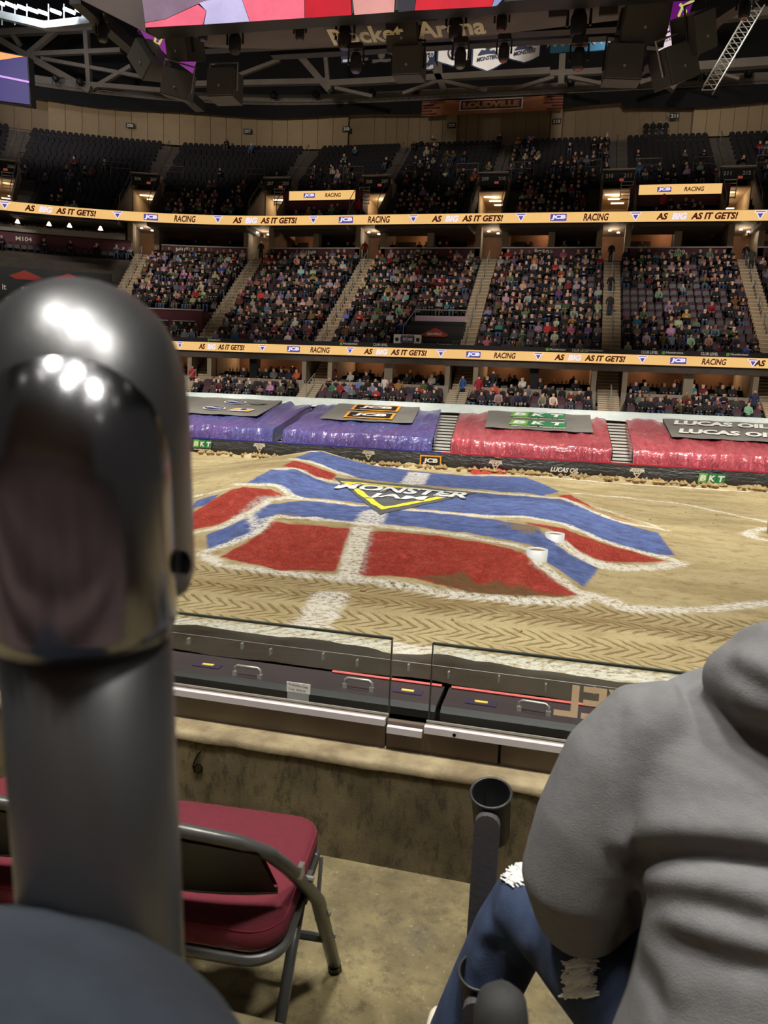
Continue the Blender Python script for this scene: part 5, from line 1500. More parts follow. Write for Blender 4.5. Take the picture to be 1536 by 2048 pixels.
A, B = atY(124, 584, 51.0), atY(188, 573, 51.0)
r = empty('corner_ribbon', (0, 0, 0), 'small amber board with a white badge in the left corner above the pipe', 'screen')
patch(r, 'screen', [(124, 572), (186, 574), (189, 579), (150, 586), (124, 583)], m_amber, 51.0)
MB().prism([atY(x, y, 51.2) for x, y in ((120, 568), (192, 571), (192, 588), (120, 587))], (0, .3, 0)).ob('housing', m_lnavy, parent=r)
_c = atY(157, 579, 50.95); badge(r, lambda x, y, d=0.0: _c + np.array([x, -d, y]), .62)
mb = MB(); A = atY(105, 570, 52); 
for x0, x1, y in ((102, 163, 562),):
    a_, b_ = atY(x0, y - 6, 52), atY(x1, y, 52)
    mb.tube([a_ - (0, 0, .7), a_, b_, b_ - (0, 0, .7)], .04, 6).tube([a_ - (0, 0, .35), b_ - (0, 0, .35)], .03, 6)
mb.ob('guard_rail', M['rail'], label='white guard rail in the left corner just above the pipe', cat='rail')
# lattice mast at the right
A, B = atY(1516, 10, 45), atY(1416, 180, 45); t = (B - A); L = np.linalg.norm(t); t = t / L
n1 = np.cross(t, [0, 1.0, 0]); n1 = n1 / np.linalg.norm(n1); n2 = np.cross(t, n1); mb = MB(); w = .3
cor = [(n1 * a + n2 * b) * w for a, b in ((1, 1), (1, -1), (-1, -1), (-1, 1))]
for c in cor: mb.tube([A + c, B + c], .04, 5)
nseg = 16
for k in range(nseg):
    for q in range(4): mb.tube([A + t * L * k / nseg + cor[q], A + t * L * (k + 1) / nseg + cor[(q + 1) % 4]], .025, 4)
mb.ob('lattice_mast', M['rail'], label='slanted aluminium lattice mast at the upper right', cat='truss')
spot('mast_light', tuple(atY(1500, 40, 40)), tuple(atY(1475, 80, 45)), 900, 40)
# banners
m_bw, m_bn, m_bb = mat('banner_white', (206, 200, 196), .8, nz=(.8, .12)), mat('banner_navy', (40, 48, 74), .8), mat('banner_blue', (80, 150, 196), .8)
BAN = [(684, 741, 88, 124, 'h', 'white and navy striped banner, leftmost of the row'), (744, 786, 87, 126, 'h', 'white and navy banner with a small emblem, second of the row'), (836, 872, 80, 141, 'y', 'navy and white banner listing years, cut by the speakers'), (875, 942, 82, 134, 'c', 'white pointed banner with a round emblem'),
       (945, 1012, 80, 145, 'm', 'largest white pointed banner with a cup emblem'), (1018, 1085, 79, 127, 'p', 'white pointed banner with dark heading, rightmost of the three'), (1096, 1222, 79, 104, 'b', 'wide blue and white pleated banner')]
for x0, x1, y0, y1, kd, lab in BAN:
    Y = 55.0; a, b = atY(x0, y0 - 8, Y), atY(x1, y0 - 8 - 3, Y); c = atY((x0 + x1) / 2, y1, Y); w, h = b[0] - a[0], a[2] - c[2]
    r = empty('hanging_banner', ((a[0] + b[0]) / 2, Y, c[2]), lab, 'banner', 'championship banners')
    tip = .22 * h if kd in 'cmp' else 0
    def pt(u, v): x = (u - .5) * w; return (x, .05 * math.sin(u * 11), v * h + (0 if not tip else tip * abs(2 * u - 1) * (1 - v)))
    for nm, m_, ins, dy in (('border', m_bn, 0.0, .02), ('cloth', m_bw if kd != 'b' else m_bb, .05, 0)):
        MB().grid([[np.array(pt(ins + (1 - 2 * ins) * i / 12, ins * .8 + (1 - ins * 1.2) * k / 6)) + (0, dy, 0) for i in range(13)] for k in range(7)]).ob(nm, m_, parent=r, smooth=True)
    fl = lambda x, y: (x, -.1, y)
    if kd in 'hy':
        MB().box((0, -.06, h * .32), (w, .02, h * .34)).ob('navy_band', m_bn, parent=r)
        MB().lathe([(0, .02), (.25, .02), (.25, 0)], 12).ob('emblem', m_bw, parent=r, loc=(0, -.07, h * .3), rot=(math.pi / 2, 0, 0))
    if kd == 'y':
        text('lettering', '1956-57', m_bw, lambda x, y: (x + .1, -.12, h * .42 + y), .3, w * .8, .02, 0, r); text('lettering', '64', m_bw, lambda x, y: (x - .3, -.12, h * .25 + y), .3, None, .02, 0, r)
        text('lettering', 'CUP', m_bn, lambda x, y: (x, -.09, h * .12 + y), .26, None, .02, 0, r)
    if kd == 'c':
        for rr, m_, d in ((.5, m_bn, -.08), (.36, m_gold, -.1), (.28, m_bn, -.12)): MB().lathe([(0, .01), (rr, .01), (rr, 0)], 18).ob('round_emblem', m_, parent=r, loc=(.1, d, h * .45), rot=(math.pi / 2, 0, 0))
    if kd in 'mp':
        text('lettering', 'MONSTERS', m_bn, lambda x, y: (x, -.1, h * .38 + y + x * .12), .26, w * .66, .03, .25, r)
        MB().prism([(-.7, -.09, h * .46), (.6, -.09, h * .5), (.4, -.09, h * .58), (.15, -.09, h * .56), (0, -.09, h * .68), (-.2, -.09, h * .58), (-.45, -.09, h * .6)], (0, .02, 0)).ob('crest', m_bn, parent=r)
    if kd == 'm': MB().lathe([(.18, 0), (.3, .1), (.32, .4), (.24, .5), (.1, .62), (.2, .8), (.12, .95)], 10).ob('cup', mat('cup_grey', (140, 142, 150), .6), parent=r, loc=(0, -.02, h * .62), smooth=True)
    if kd == 'p': text('lettering', 'CHAMPIONS', m_bn, lambda x, y: (x, -.1, h * .86 + y), .24, w * .78, .03, 0, r)
    if kd == 'b': MB().grid([[((u / 16 - .5) * w, -.05 - .05 * math.sin(u * 1.2), h * (.55 + .45 * k) if u % 2 else h * (.3 + .7 * k)) for u in range(17)] for k in (0, 1)]).ob('white_pleats', m_bw, parent=r)

# ------------------------------------------------------------------ near side: plastic sheet, barrier lids, glass, curb
m_plas = mat('black_plastic', (15, 11, 12), 0.3, nz=(2, .4), bp=(38, 1.0, .03), sc=(1, 1.6, 1), spec=.1)
sh = empty('plastic_sheet', (0, 5.9, 0), 'black glossy plastic sheet sloping from the lids down to the dirt', 'sheet')
MB().grid([[(x, 3.5 * v - .05, 1.0 - .98 * v + .03 * fbm(np.array([x * 1.5]), np.array([v * 3.0]), 3, 4)[0] - .06 * math.sin(v * math.pi)) for x in np.arange(-9, 5.1, .18)] for v in np.linspace(0, 1, 16)]).ob('sheet', m_plas, parent=sh, smooth=True)
m_seam = mat('sheet_seam', (120, 114, 114), .4)
MB().tube([(x, 1.6, .56) for x in np.linspace(-9, 5, 20)],   .004, 4).ob('seam', m_seam, parent=sh)
me_clip = MB().box((0, 0, .0), (.016, .05, .06)).mesh('clip', M['rail'])
for k in range(14): ob('clip', me_clip, sh, (-4.2 + .42 * k, .42 + .3 * (k % 2), .92 - .09 * (k % 2)))
m_lid, m_bev = mat('lid_top', (58, 48, 50), .6, nz=(3, .2)), mat('lid_edge', (17, 19, 19), .5)
xs = atZ(888, 1388, 1.0)[0]
m_yl2, m_rede = mat('yellow_sticker', (224, 196, 84), .6), mat('red_edging', (232, 112, 106), .5)
for k, (x0, x1, lab) in enumerate(((-3.6, xs - .02, 'dark barrier lid with two chrome handles behind the left glass'), (xs + .02, 2.6, 'dark barrier lid with one chrome handle behind the right glass'))):
    r = empty('barrier_lid', ((x0 + x1) / 2, 5.6, 1.0), lab, 'barrier', 'barrier lids'); w = x1 - x0
    MB().box((0, .02, -.02), (w, .4, .04)).ob('top_plate', m_lid, parent=r)
    MB().prism([(-w / 2, -.18, 0), (-w / 2, -.24, -.03), (-w / 2, -.24, -.09), (-w / 2, -.18, -.09)], (w, 0, 0)).ob('front_edge', m_bev, parent=r)
    MB().box((0, .12, -.55), (w, .1, .86)).ob('front_board', mat('unlit_black', (5, 5, 5), .9, spec=.05) if k == 0 else bpy.data.materials['unlit_black'], parent=r)  # near-black puts the shade of the gap under the lid into the colour
    MB().tube([(-w / 2 + (.02 if k else w * .66), .2, .012), (w / 2 - .02, .2, .012)], .012, 6).ob('edging', m_rede, parent=r)
    for pa, pb in (((470, 1350), (520, 1357)), ((690, 1375), (743, 1383))) if k == 0 else (((1038, 1421), (1096, 1431)),):
        A, B = atZ(*pa, 1.0), atZ(*pb, 1.0); o = np.array(r.location)
        MB().tube([A - o, A - o + (0, 0, .07), A - o + (B - A) * .1 + (0, 0, .085), B - o - (B - A) * .1 + (0, 0, .085), B - o + (0, 0, .07), B - o], .012, 7).ob('handle', M['rail'], parent=r, smooth=True)
        for q in (A, B): MB().box(q - o + (0, 0, .015), (.035, .035, .04)).ob('handle_foot', M['rail'], parent=r)
    for px, py in ((415, 1332), (815, 1384)) if k == 0 else ((962, 1407),):
        A = atZ(px, py, 1.0) - np.array(r.location)
        MB().box(A + (0, 0, .004), (.24, .09, .008)).ob('pocket', mat('pocket_violet', (54, 44, 66), .5) if 'pocket_violet' not in bpy.data.materials else bpy.data.materials['pocket_violet'], parent=r)
        MB().box(A + (0, .01, .01), (.1, .035, .006)).ob('sticker', m_yl2, parent=r)

ZFL, YW = 1.78, 2.2
ZLG = 3.28 - .521 * YW
YF = atZ(346, 1434, ZLG)[1]
m_wallc = mat('stained_concrete', (124, 110, 78), .9, nz=(2.5, .5), col2=(76, 66, 46), bp=(130, .35, .002))
nt = m_wallc.node_tree; bs = nt.nodes['Principled BSDF']; old = bs.inputs['Base Color'].links[0].from_socket
nt.links.new(mix(nt, noise(nt, coords(nt, 'Object', (1, 1, .4)), 26, 6, .75).step(.46, .66) * .65, old, lin(34, 28, 18)), bs.inputs['Base Color'])
m_ledge = mat('worn_ledge', (156, 142, 110), .85, nz=(7, .4), col2=(112, 97, 72), bp=(30, .5, .006))
MB().box((-.2, (YW + YF) / 2 + .1, (ZLG + ZFL) / 2 - .17), (6.4, YF - YW + .2, ZLG - ZFL + .3)).ob('wall_front', m_wallc, kind='structure')
mb = MB(); rows = []
for x in np.arange(-3.4, 3.0, .05):
    j = .0015 * fbm(np.array([x * 9]), np.array([0.0]), 3, 8)[0]
    rows.append([(x, YW - .004 + j, ZLG - .022 + 2 * j), (x, YW - .006 + j, ZLG - .004), (x, YW + .006, ZLG + .006), (x, YF + .02, ZLG + .006)])
mb.grid(rows).ob('trim_ledge', m_ledge, kind='structure', smooth=True)
m_ink = mat('black_ink', (18, 16, 14), .6)
A = [atY(x, y, YW - .003) for x, y in ((402, 1502), (394, 1512), (388, 1524), (386, 1534), (389, 1543), (396, 1547), (403, 1543), (405, 1536), (401, 1530), (394, 1529), (388, 1534))]
MB().tube(A, .0021, 6).ob('wall_number', mat('marker_ink', (8, 7, 6), .95, spec=.05), label='black number 6 scrawled on the stained concrete wall', cat='mark')
m_fasc = mat('fascia_metal', (136, 128, 112), .5, .0, nz=(1.3, .3), col2=(96, 82, 70))
ZR = 3.28 - .452 * (YF + .01)
for k, (x0, x1) in enumerate(((-2.6, atY(770, 1480, YF)[0]), (atY(772, 1480, YF)[0], atY(996, 1510, YF)[0]), (atY(1001, 1510, YF)[0], 2.4))):
    MB().box(((x0 + x1) / 2, YF + .012, (ZLG + ZR) / 2), (x1 - x0 - .002, .02, ZR - ZLG)).ob('fascia_panel', m_fasc, label=('long brown metal fascia panel behind the left chairs', 'short metal fascia panel below the gap in the glass', 'metal fascia panel right of the black seam')[k], cat='panel', group='fascia panels')
MB().box((0, YF + .03, (ZLG + ZR) / 2), (5.2, .012, ZR - ZLG - .01)).ob('trim_fascia_back', M['black'], kind='structure')
m_glass = bpy.data.materials.new('rink_glass'); m_glass.use_nodes = True
nt = m_glass.node_tree; bs = nt.nodes['Principled BSDF']; out = nt.nodes['Material Output']
tr, gl, mx, fz = nt.nodes.new('ShaderNodeBsdfTransparent'), nt.nodes.new('ShaderNodeBsdfGlossy'), nt.nodes.new('ShaderNodeMixShader'), nt.nodes.new('ShaderNodeFresnel')
tr.inputs[0].default_value = (.94, .96, .95, 1); gl.inputs['Roughness'].default_value = .03; fz.inputs[0].default_value = 1.3
nt.links.new(fz.outputs[0], mx.inputs[0]); nt.links.new(tr.outputs[0], mx.inputs[1]); nt.links.new(gl.outputs[0], mx.inputs[2]); nt.links.new(mx.outputs[0], out.inputs[0])
m_gedge = mat('glass_edge', (58, 66, 62), .25)
YG = YF + .05
ZG = 3.28 - .331 * YG
xl, xr = atY(779, 1400, YG)[0], atY(860, 1400, YG)[0]
for k, (x0, x1, lab) in enumerate(((-1.9, xl, 'low clear glass panel with a white sticker, left of the gap'), (xr, 1.6, 'low clear glass panel with mirrored tan letters, right of the gap'))):
    r = empty('glass_panel', ((x0 + x1) / 2, YG, ZR), lab, 'glass', 'glass panels on the front wall'); w, h = x1 - x0, ZG - ZR
    MB().box((0, 0, h / 2), (w, .012, h)).ob('pane', m_glass, parent=r)
    MB().box((0, 0, h), (w, .013, .007)).ob('top_edge', m_gedge, parent=r)
    MB().box(((w / 2 if k == 0 else -w / 2), 0, h / 2), (.004, .013, h)).ob('side_edge', m_gedge, parent=r)
    if k == 0:
        o = atY(597, 1376, YG - .012) - np.array(r.location)
        MB().box(o, (.085, .002, .036)).ob('sticker', M['white'], parent=r); MB().box(o + (-.001, 0, -.032), (.078, .002, .03)).ob('sticker', mat('grey_sticker', (150, 152, 148), .6), parent=r)
        MB().box(o + (.001, 0, -.053), (.08, .002, .012)).ob('sticker', mat('brass_sticker', (170, 138, 60), .5), parent=r)
        text('lettering', 'Production Date', m_ink, lambda x, y: o + (x, -.003, .009 + y - .06 * x), .0085, .07, .02, 0, r)
        text('lettering', 'Code:  09/2014', m_ink, lambda x, y: o + (x - .005, -.003, -.007 + y - .06 * x), .0085, .062, .01, 0, r)
    else:
        o = atY(1160, 1404, YG - .01) - np.array(r.location); mt = mat('tan_vinyl', (238, 208, 170), .6)
        text('lettering', 'LEVEL', mt, lambda x, y: o + (.0 - x + .132, -.002, y), .108, .42, .02, 0, r)
m_railw = mat('white_rail', (226, 220, 226), .35, .2)
for k, (x0, x1, dz, lab) in enumerate(((-2.6, atY(772, 1442, YF)[0], 0, 'long white metal rail holding the left glass'), (atY(850, 1457, YF)[0], 2.4, -.004, 'white metal rail holding the right glass'), (atY(776, 1455, YF)[0], atY(846, 1466, YF)[0], -.022, 'short low rail bridging the gap in the glass'))):
    r = empty('glass_rail', ((x0 + x1) / 2, YF, ZR + dz), lab, 'rail', 'rails under the glass')
    MB().box((0, -.012, 0), (x1 - x0, .02, .022)).ob('channel', m_railw, parent=r)
    MB().box((0, .02, .0), (x1 - x0, .05, .014)).ob('base', M['steel'], parent=r)
    if k < 2: MB().box((0, .02, .014), (x1 - x0, .006, .006)).ob('lip', M['rail'], parent=r)
    if k == 1:
        for q in (.03, .032): MB().lathe([(0, 0), (.006, 0), (.006, .004), (0, .004)], 8).ob('screw', M['steel'], parent=r, loc=(-(x1 - x0) / 2 + .1, -.024, .0), rot=(math.pi / 2, 0, 0))

# ------------------------------------------------------------------ floor of the front row and the step behind it
m_floor = mat('worn_floor', (126, 114, 80), .85, nz=(3.4, .5), col2=(82, 73, 49), bp=(45, .5, .005))
nt = m_floor.node_tree; bs = nt.nodes['Principled BSDF']; old = bs.inputs['Base Color'].links[0].from_socket
st1, st2 = noise(nt, coords(nt), 4.0, 6, .7), noise(nt, coords(nt), 60, 3, .7)
cc = mix(nt, st1.step(.56, .74) * .7, old, lin(70, 66, 58)); cc = mix(nt, st2.step(.6, .72) * .45, cc, lin(160, 142, 98)); cc = mix(nt, noise(nt, coords(nt), 22, 6, .8).step(.46, .68) * .6, cc, lin(62, 54, 36)); cc = mix(nt, noise(nt, coords(nt), 7, 8, .8, 1.5).step(.54, .66) * .5, cc, lin(58, 52, 40))
nt.links.new(cc, bs.inputs['Base Color'])
MB().box((0, 1.62, ZFL - .1), (6.4, 1.3, .2)).ob('floor_front_row', m_floor, kind='structure')
ZST = 2.10
YST = atZ(520, 2036, ZST)[1]
MB().box((0, YST - .6, (ZST + ZFL) / 2 - .05), (6.4, 1.2, ZST - ZFL + .1)).ob('floor_camera_row', m_floor, kind='structure')


mb = MB(); pr = [(-.1, ZST)]
for i in range(16): pr += [(-.2 - .85 * i, ZST + .34 * i), (-1.05 - .85 * i, ZST + .34 * i)]
mb.grid([[(x, y, z) for y, z in pr] for x in (-16, 16)]).ob('floor_rear_terrace', mat('rear_terrace', (112, 92, 90), .8, nz=(1.6, .5), col2=(60, 40, 44)), kind='structure')
MB().box((0, -14.5, 14), (40, .4, 20)).ob('wall_rear', M['tan'], kind='structure')
for i, x in enumerate((-14, -7, 0, 7, 14)):                               # ceiling lamps over the floor and the near stand
    for j, (y, z) in enumerate(((-4, 19), (6, 24), (20, 28))):
        ob('ceiling_lamp', bpy.data.meshes.get('ceiling_lamp') or MB().lathe([(0, .25), (.3, .2), (.42, 0), (.38, -.02), (0, -.02)], 14).mesh('ceiling_lamp', emis('arena_lamp_glow', (255, 250, 236), 14.0)), None, (x + (j % 2) * 2, y, z), label=f'round ceiling lamp over the arena, {ORD[i]} from left in the {ORD[j]} row', cat='lamp', group='ceiling lamps')

# ------------------------------------------------------------------ folding chairs
m_cloth = mat('crimson_fabric', (98, 23, 38), .9, nz=(60, .16), bp=(420, .6, .002))
m_frame = mat('gunmetal', (92, 92, 90), .34, .45, nz=(6, .2))
m_bolt = mat('bright_bolt', (170, 170, 166), .3, .8)


def cushion(w0, w1, d, h, rc, n=7):
    """rounded pad: width w0 at the rear, w1 at the front"""
    out = []
    for x, y, a0 in ((1, 1, 0), (-1, 1, 90), (-1, -1, 180), (1, -1, 270)):
        ww = (w1 if y > 0 else w0) / 2
        for k in range(n): a = math.radians(a0 + 90 * k / (n - 1)); out.append((x * (ww - rc) + rc * math.cos(a), y * (d / 2 - rc) + rc * math.sin(a)))
    mb = MB(); N = len(out); prof = [(.94, 0), (1.0, .18), (1.005, .55), (.985, .82), (.93, .96), (.7, 1.04), (.35, 1.08)]
    v = [(x * k, y * k, z * h) for k, z in prof for x, y in out] + [(0, 0, h * 1.09)]
    f = [(i * N + j, i * N + (j + 1) % N, (i + 1) * N + (j + 1) % N, (i + 1) * N + j) for i in range(len(prof) - 1) for j in range(N)] + [((len(prof) - 1) * N + j, (len(prof) - 1) * N + (j + 1) % N, len(prof) * N) for j in range(N)] + [tuple(range(N))[::-1]]
    return mb.add(v, f), out


def make_chair(loc, rz, label):
    r = empty('folding_chair', loc, label, 'chair', 'crimson folding chairs', rz)
    pad, outl = cushion(.45, .42, .42, .06, .07)
    p = pad.ob('seat', m_cloth, parent=r, smooth=True, loc=(0, 0, .425))
    MB().tube([(x * .985, y * .985, .05) for x, y in outl] + [(outl[0][0] * .985, outl[0][1] * .985, .05)], .0016, 4).ob('seam', mat('seam_thread', (118, 26, 44), .9) if 'seam_thread' not in bpy.data.materials else bpy.data.materials['seam_thread'], parent=p)
    MB().tube([(x * .98, y * .98, .415) for x, y in outl] + [(outl[0][0] * .98, outl[0][1] * .98, .415)], .013, 8).ob('seat_rim', m_frame, parent=r, smooth=True)
    mb = MB()
    path = [(.235, .29, .012), (.235, .07, .36), (.233, -.05, .48), (.226, -.14, .572), (.203, -.2, .64), (.152, -.245, .686), (.06, -.262, .703)]
    path = path + [(-x, y, z) for x, y, z in path[::-1]]
    mb.tube(path, .0185, 10, flat=(1.0, .7)); mb.ob('main_frame', m_frame, parent=r, smooth=True)
    # curved back panel: fabric towards the sitter, bare metal behind
    def bp_(u, v, dy): a = u * 1.0; return ((.205 - .012 * v) * a, -.262 + .035 * a * a + dy + (1 - v) * .085, .53 + .16 * v - .03 * a * a * v)
    MB().grid([[bp_(u, v, -.012) for u in np.linspace(-1, 1, 13)] for v in np.linspace(0, 1, 6)]).ob('back_shell', m_frame if False else mat('shell_dark', (42, 40, 40), .35, .5) if 'shell_dark' not in bpy.data.materials else bpy.data.materials['shell_dark'], parent=r, smooth=True)
    g = MB(); g.grid([[bp_(u * .97, v, .012 + .03 * math.sin(v * math.pi) * (1 - u ** 4)) for u in np.linspace(-1, 1, 13)] for v in np.linspace(0, 1, 8)]); g.ob('backrest', m_cloth, parent=r, smooth=True)
    MB().tube([bp_(u, 0, -.006) for u in np.linspace(-1, 1, 9)], .007, 6).ob('back_rim', m_frame, parent=r, smooth=True)
    for sd in (-1, 1):
        MB().tube([(sd * .2, .09, .42), (sd * .205, -.04, .3), (sd * .21, -.25, .012)], .0125, 9).ob('rear_leg', m_frame, parent=r, smooth=True)
        MB().box((sd * .222, .02, .425), (.012, .05, .05)).ob('hinge', m_frame, parent=r)
        MB().box((sd * .243, -.12, .56), (.01, .02, .026)).ob('latch', m_bolt, parent=r)
        for y, z in ((-.07, .51), (.11, .3), (.18, .19)): MB().tube([(sd * .222, y, z), (sd * .258, y, z)], .006, 7).ob('bolt', m_bolt, parent=r)
        MB().tube([(sd * .235, .28, .03), (sd * .236, .293, .0)], .019, 8).ob('foot_cap', M['black'], parent=r)
        MB().tube([(sd * .216, .17, .40), (sd * .222, .12, .27)], .005, 6).ob('stay', m_frame, parent=r)
    MB().tube([(-.21, -.17, .12), (.21, -.17, .12)], .011, 7).ob('rear_bar', m_frame, parent=r); MB().tube([(-.235, .19, .17), (.235, .19, .17)], .011, 7).ob('front_bar', m_frame, parent=r)
    return r


CRZ = math.radians(4)
make_chair((-.70, 1.42, ZFL), CRZ, 'crimson padded folding chair right of the pipe, facing the wall')
make_chair((-1.165, 1.40, ZFL), CRZ, 'crimson padded folding chair seen left of the pipe')
make_chair((.40, 1.05 + .28, ZFL), 0.0, 'folding chair under the person in the grey hoodie')

# ------------------------------------------------------------------ cup holder posts
m_cup = mat('cup_plastic', (17, 17, 18), .5, spec=.3)
m_slat = mat('slat_grey', (72, 68, 72), .6, nz=(14, .15), bp=(80, .3, .002))
ring = atZ(982, 1588, 2.44)


def cup_post(top, zf, label, tilt=0.3, hs=.0):
    r = empty('cup_holder_post', (top[0], top[1] - .06, zf), label, 'cup holder', 'cup holder posts'); h = top[2] - zf
    q = ob('cup', MB().lathe([(0, -.125), (.037, -.125), (.039, -.118), (.0435, 0), (.0445, .004), (.0425, .005), (.0395, 0), (.033, -.11), (0, -.112)], 28).mesh('cup', m_cup, smooth=True), r, (0, .06, h), (tilt, -.06, 0))
    MB().tube([(.044 * math.cos(a), .044 * math.sin(a), .003) for a in np.linspace(0, 2 * math.pi, 29)], .0035, 6, cap=False).ob('rim', mat('cup_rim', (44, 44, 45), .35) if 'cup_rim' not in bpy.data.materials else bpy.data.materials['cup_rim'], parent=q, smooth=True)
    n = 9; pts = [(-.027, 0)] + [(.027 * math.cos(a), .0 + .027 * math.sin(a)) for a in np.linspace(math.pi, 0, n)] + [(.027, 0)]
    zt = h - .045 + hs
    MB().prism([(-.027, 0, .0), (.027, 0, .0)] + [(x, 0, zt + z) for x, z in pts[1:-1][::-1]], (0, .022, 0)).ob('slat', m_slat, parent=r)
    MB().box((0, .02, .01), (.1, .1, .02)).ob('foot', M['black'], parent=r)
    return r


cup_post(ring, ZFL, 'black cup holder on a grey slat post against the concrete wall')
c2 = atZ(962, 1945, 2.16)
cup_post(c2, ZFL, 'black cup holder low beside the jeans, partly hidden by the leg', .15)
c3 = atD(1002, 2030, .78)
r = empty('armrest_post', (c3[0], c3[1], ZST), 'dark rounded armrest post at the bottom edge in front of the jeans', 'armrest')
MB().lathe([(.026, 0), (.027, c3[2] - ZST - .03), (.0285, c3[2] - ZST), (.025, c3[2] - ZST + .018), (.014, c3[2] - ZST + .029), (0, c3[2] - ZST + .032)], 22).ob('pad', mat('armrest_black', (38, 38, 38), .8, nz=(60, .2)), parent=r, smooth=True)

# ------------------------------------------------------------------ rail post close to the lens
m_alu = mat('worn_aluminium', (104, 104, 106), .36, .9, nz=(5, .2), bp=(300, .15, .001), sc=(1, 1, .06))
m_alu2 = mat('polished_casting', (128, 128, 132), .2, 1.0, nz=(9, .2))
K = 1.45                                                    # size of the post
p1, p2 = atD(172, 1230, .236 * K), atD(207, 1850, .2515 * K)
ax = (p1 - p2) / np.linalg.norm(p1 - p2)
r = empty('rail_post', p2 - ax * ((p2[2] - ZST) / ax[2]), 'thick aluminium rail post with a rounded cast elbow close to the camera', 'rail')
o = np.array(r.location)
MB().tube([o - o, p2 - o, p1 - o + ax * .01], .0258 * K, 40).ob('pipe', m_alu, parent=r, smooth=True)
back = ray(195, 800); back = back / np.linalg.norm(back)
def elbow(rad, lo, top, fwd_, side, name, m):
    """a socket going straight up and bending away from the viewer"""
    rad, lo, top, fwd_, bend = rad * K, lo * K, top * K, fwd_ * K, .02 * K
    base_ = p1 - o + ax * lo - back * fwd_ + RT * side * K; cen = base_ + ax * top
    pts = [base_, base_ + ax * .006 * K, base_ + ax * top * .5, cen]
    for a in np.linspace(.15, math.pi / 2, 9): pts.append(cen + ax * bend * math.sin(a) + back * bend * (1 - math.cos(a)))
    pts.append(pts[-1] + back * .05 * K)
    rr = [rad * .93, rad] + [rad] * (len(pts) - 2)
    return MB().tube(pts, rr, 48).ob(name, m, parent=r, smooth=True)
elbow(.0332, .004, .05, -.014, .0022, 'outer_band', m_alu)
elbow(.0277, -.006, .0485, .003, .0, 'elbow_casting', m_alu2)
hp = atD(372, 1125, .239 * K) - o
MB().lathe([(0, 0), (.0035 * K, 0), (.004 * K, .001)], 14).ob('screw_hole', M['dark'], parent=r, loc=hp, rot=(math.pi / 2, 0, -.5))
e_ = p1 - o + ax * .075 * K + back * .1
MB().tube([e_ - back * .03, e_ + back * .9], .0258 * K, 24).ob('hand_rail', m_alu, parent=r, smooth=True)

# ------------------------------------------------------------------ knee of the seated viewer
m_knee = mat('navy_denim', (15, 20, 30), .95, nz=(14, .35), col2=(26, 34, 45), bp=(260, .4, .002))
kc = atD(40, 2266, .305)
v, f = skin([(kc[0] - .1, kc[1] - .5, kc[2] - .2, .13), (kc[0] - .05, kc[1] - .25, kc[2] - .05, .13), (kc[0], kc[1] - .04, kc[2] + .012, .128), (kc[0] + .01, kc[1] + .01, kc[2] - .02, .118), (kc[0], kc[1] + .0, kc[2] - .3, .075), (kc[0], kc[1] - .02, ZST + .07, .06), (kc[0], kc[1] + .14, ZST + .045, .042)], [(i, i + 1) for i in range(6)], 3)
ob('person', me_new('viewer_leg', v, f, (m_knee,), None, True), label='navy trouser knee of a seated viewer at the lower left corner', cat='person')

# ------------------------------------------------------------------ person in the grey hoodie
m_hood2 = mat('grey_fleece', (114, 114, 116), .95, nz=(34, .14), bp=(260, .5, .003), sc=(1, 1, 2.2))
m_jean = mat('blue_denim', (60, 78, 112), .9, nz=(7, .4), col2=(36, 46, 70), bp=(300, .5, .002))


def remesh(parts, vox, smooth=4):
    """several overlapping lofts fused into one skin"""
    mb = MB()
    for q in parts: mb.add(q.v, q.f)
    m = mb.mesh('fuse'); o_ = bpy.data.objects.new('fuse', m); COL.objects.link(o_)
    a = o_.modifiers.new('r', 'REMESH'); a.mode = 'VOXEL'; a.voxel_size = vox
    b = o_.modifiers.new('s', 'SMOOTH'); b.iterations = smooth; b.factor = .5
    q = evaluated(o_); drop(o_); return q


def rings(R, n=28):
    """closed loft through (cx, cy, cz, a, b, lean) ellipses; lean tips the ring forward"""
    mb = MB(); v, f = [], []; k = len(R)
    for cx, cy, cz, a, b, ln in R:
        for j in range(n):
            t = 2 * math.pi * j / n; c, s_ = math.cos(t), math.sin(t)
            c = math.copysign(abs(c) ** .85, c); s_ = math.copysign(abs(s_) ** .85, s_)
            v.append((cx + a * c, cy + b * s_ * math.cos(ln), cz - b * s_ * math.sin(ln)))
    for i in range(k - 1):
        for j in range(n): f.append((i * n + j, i * n + (j + 1) % n, (i + 1) * n + (j + 1) % n, (i + 1) * n + j))
    f += [tuple(range(n))[::-1], tuple(range((k - 1) * n, k * n))]
    return mb.add(v, f)


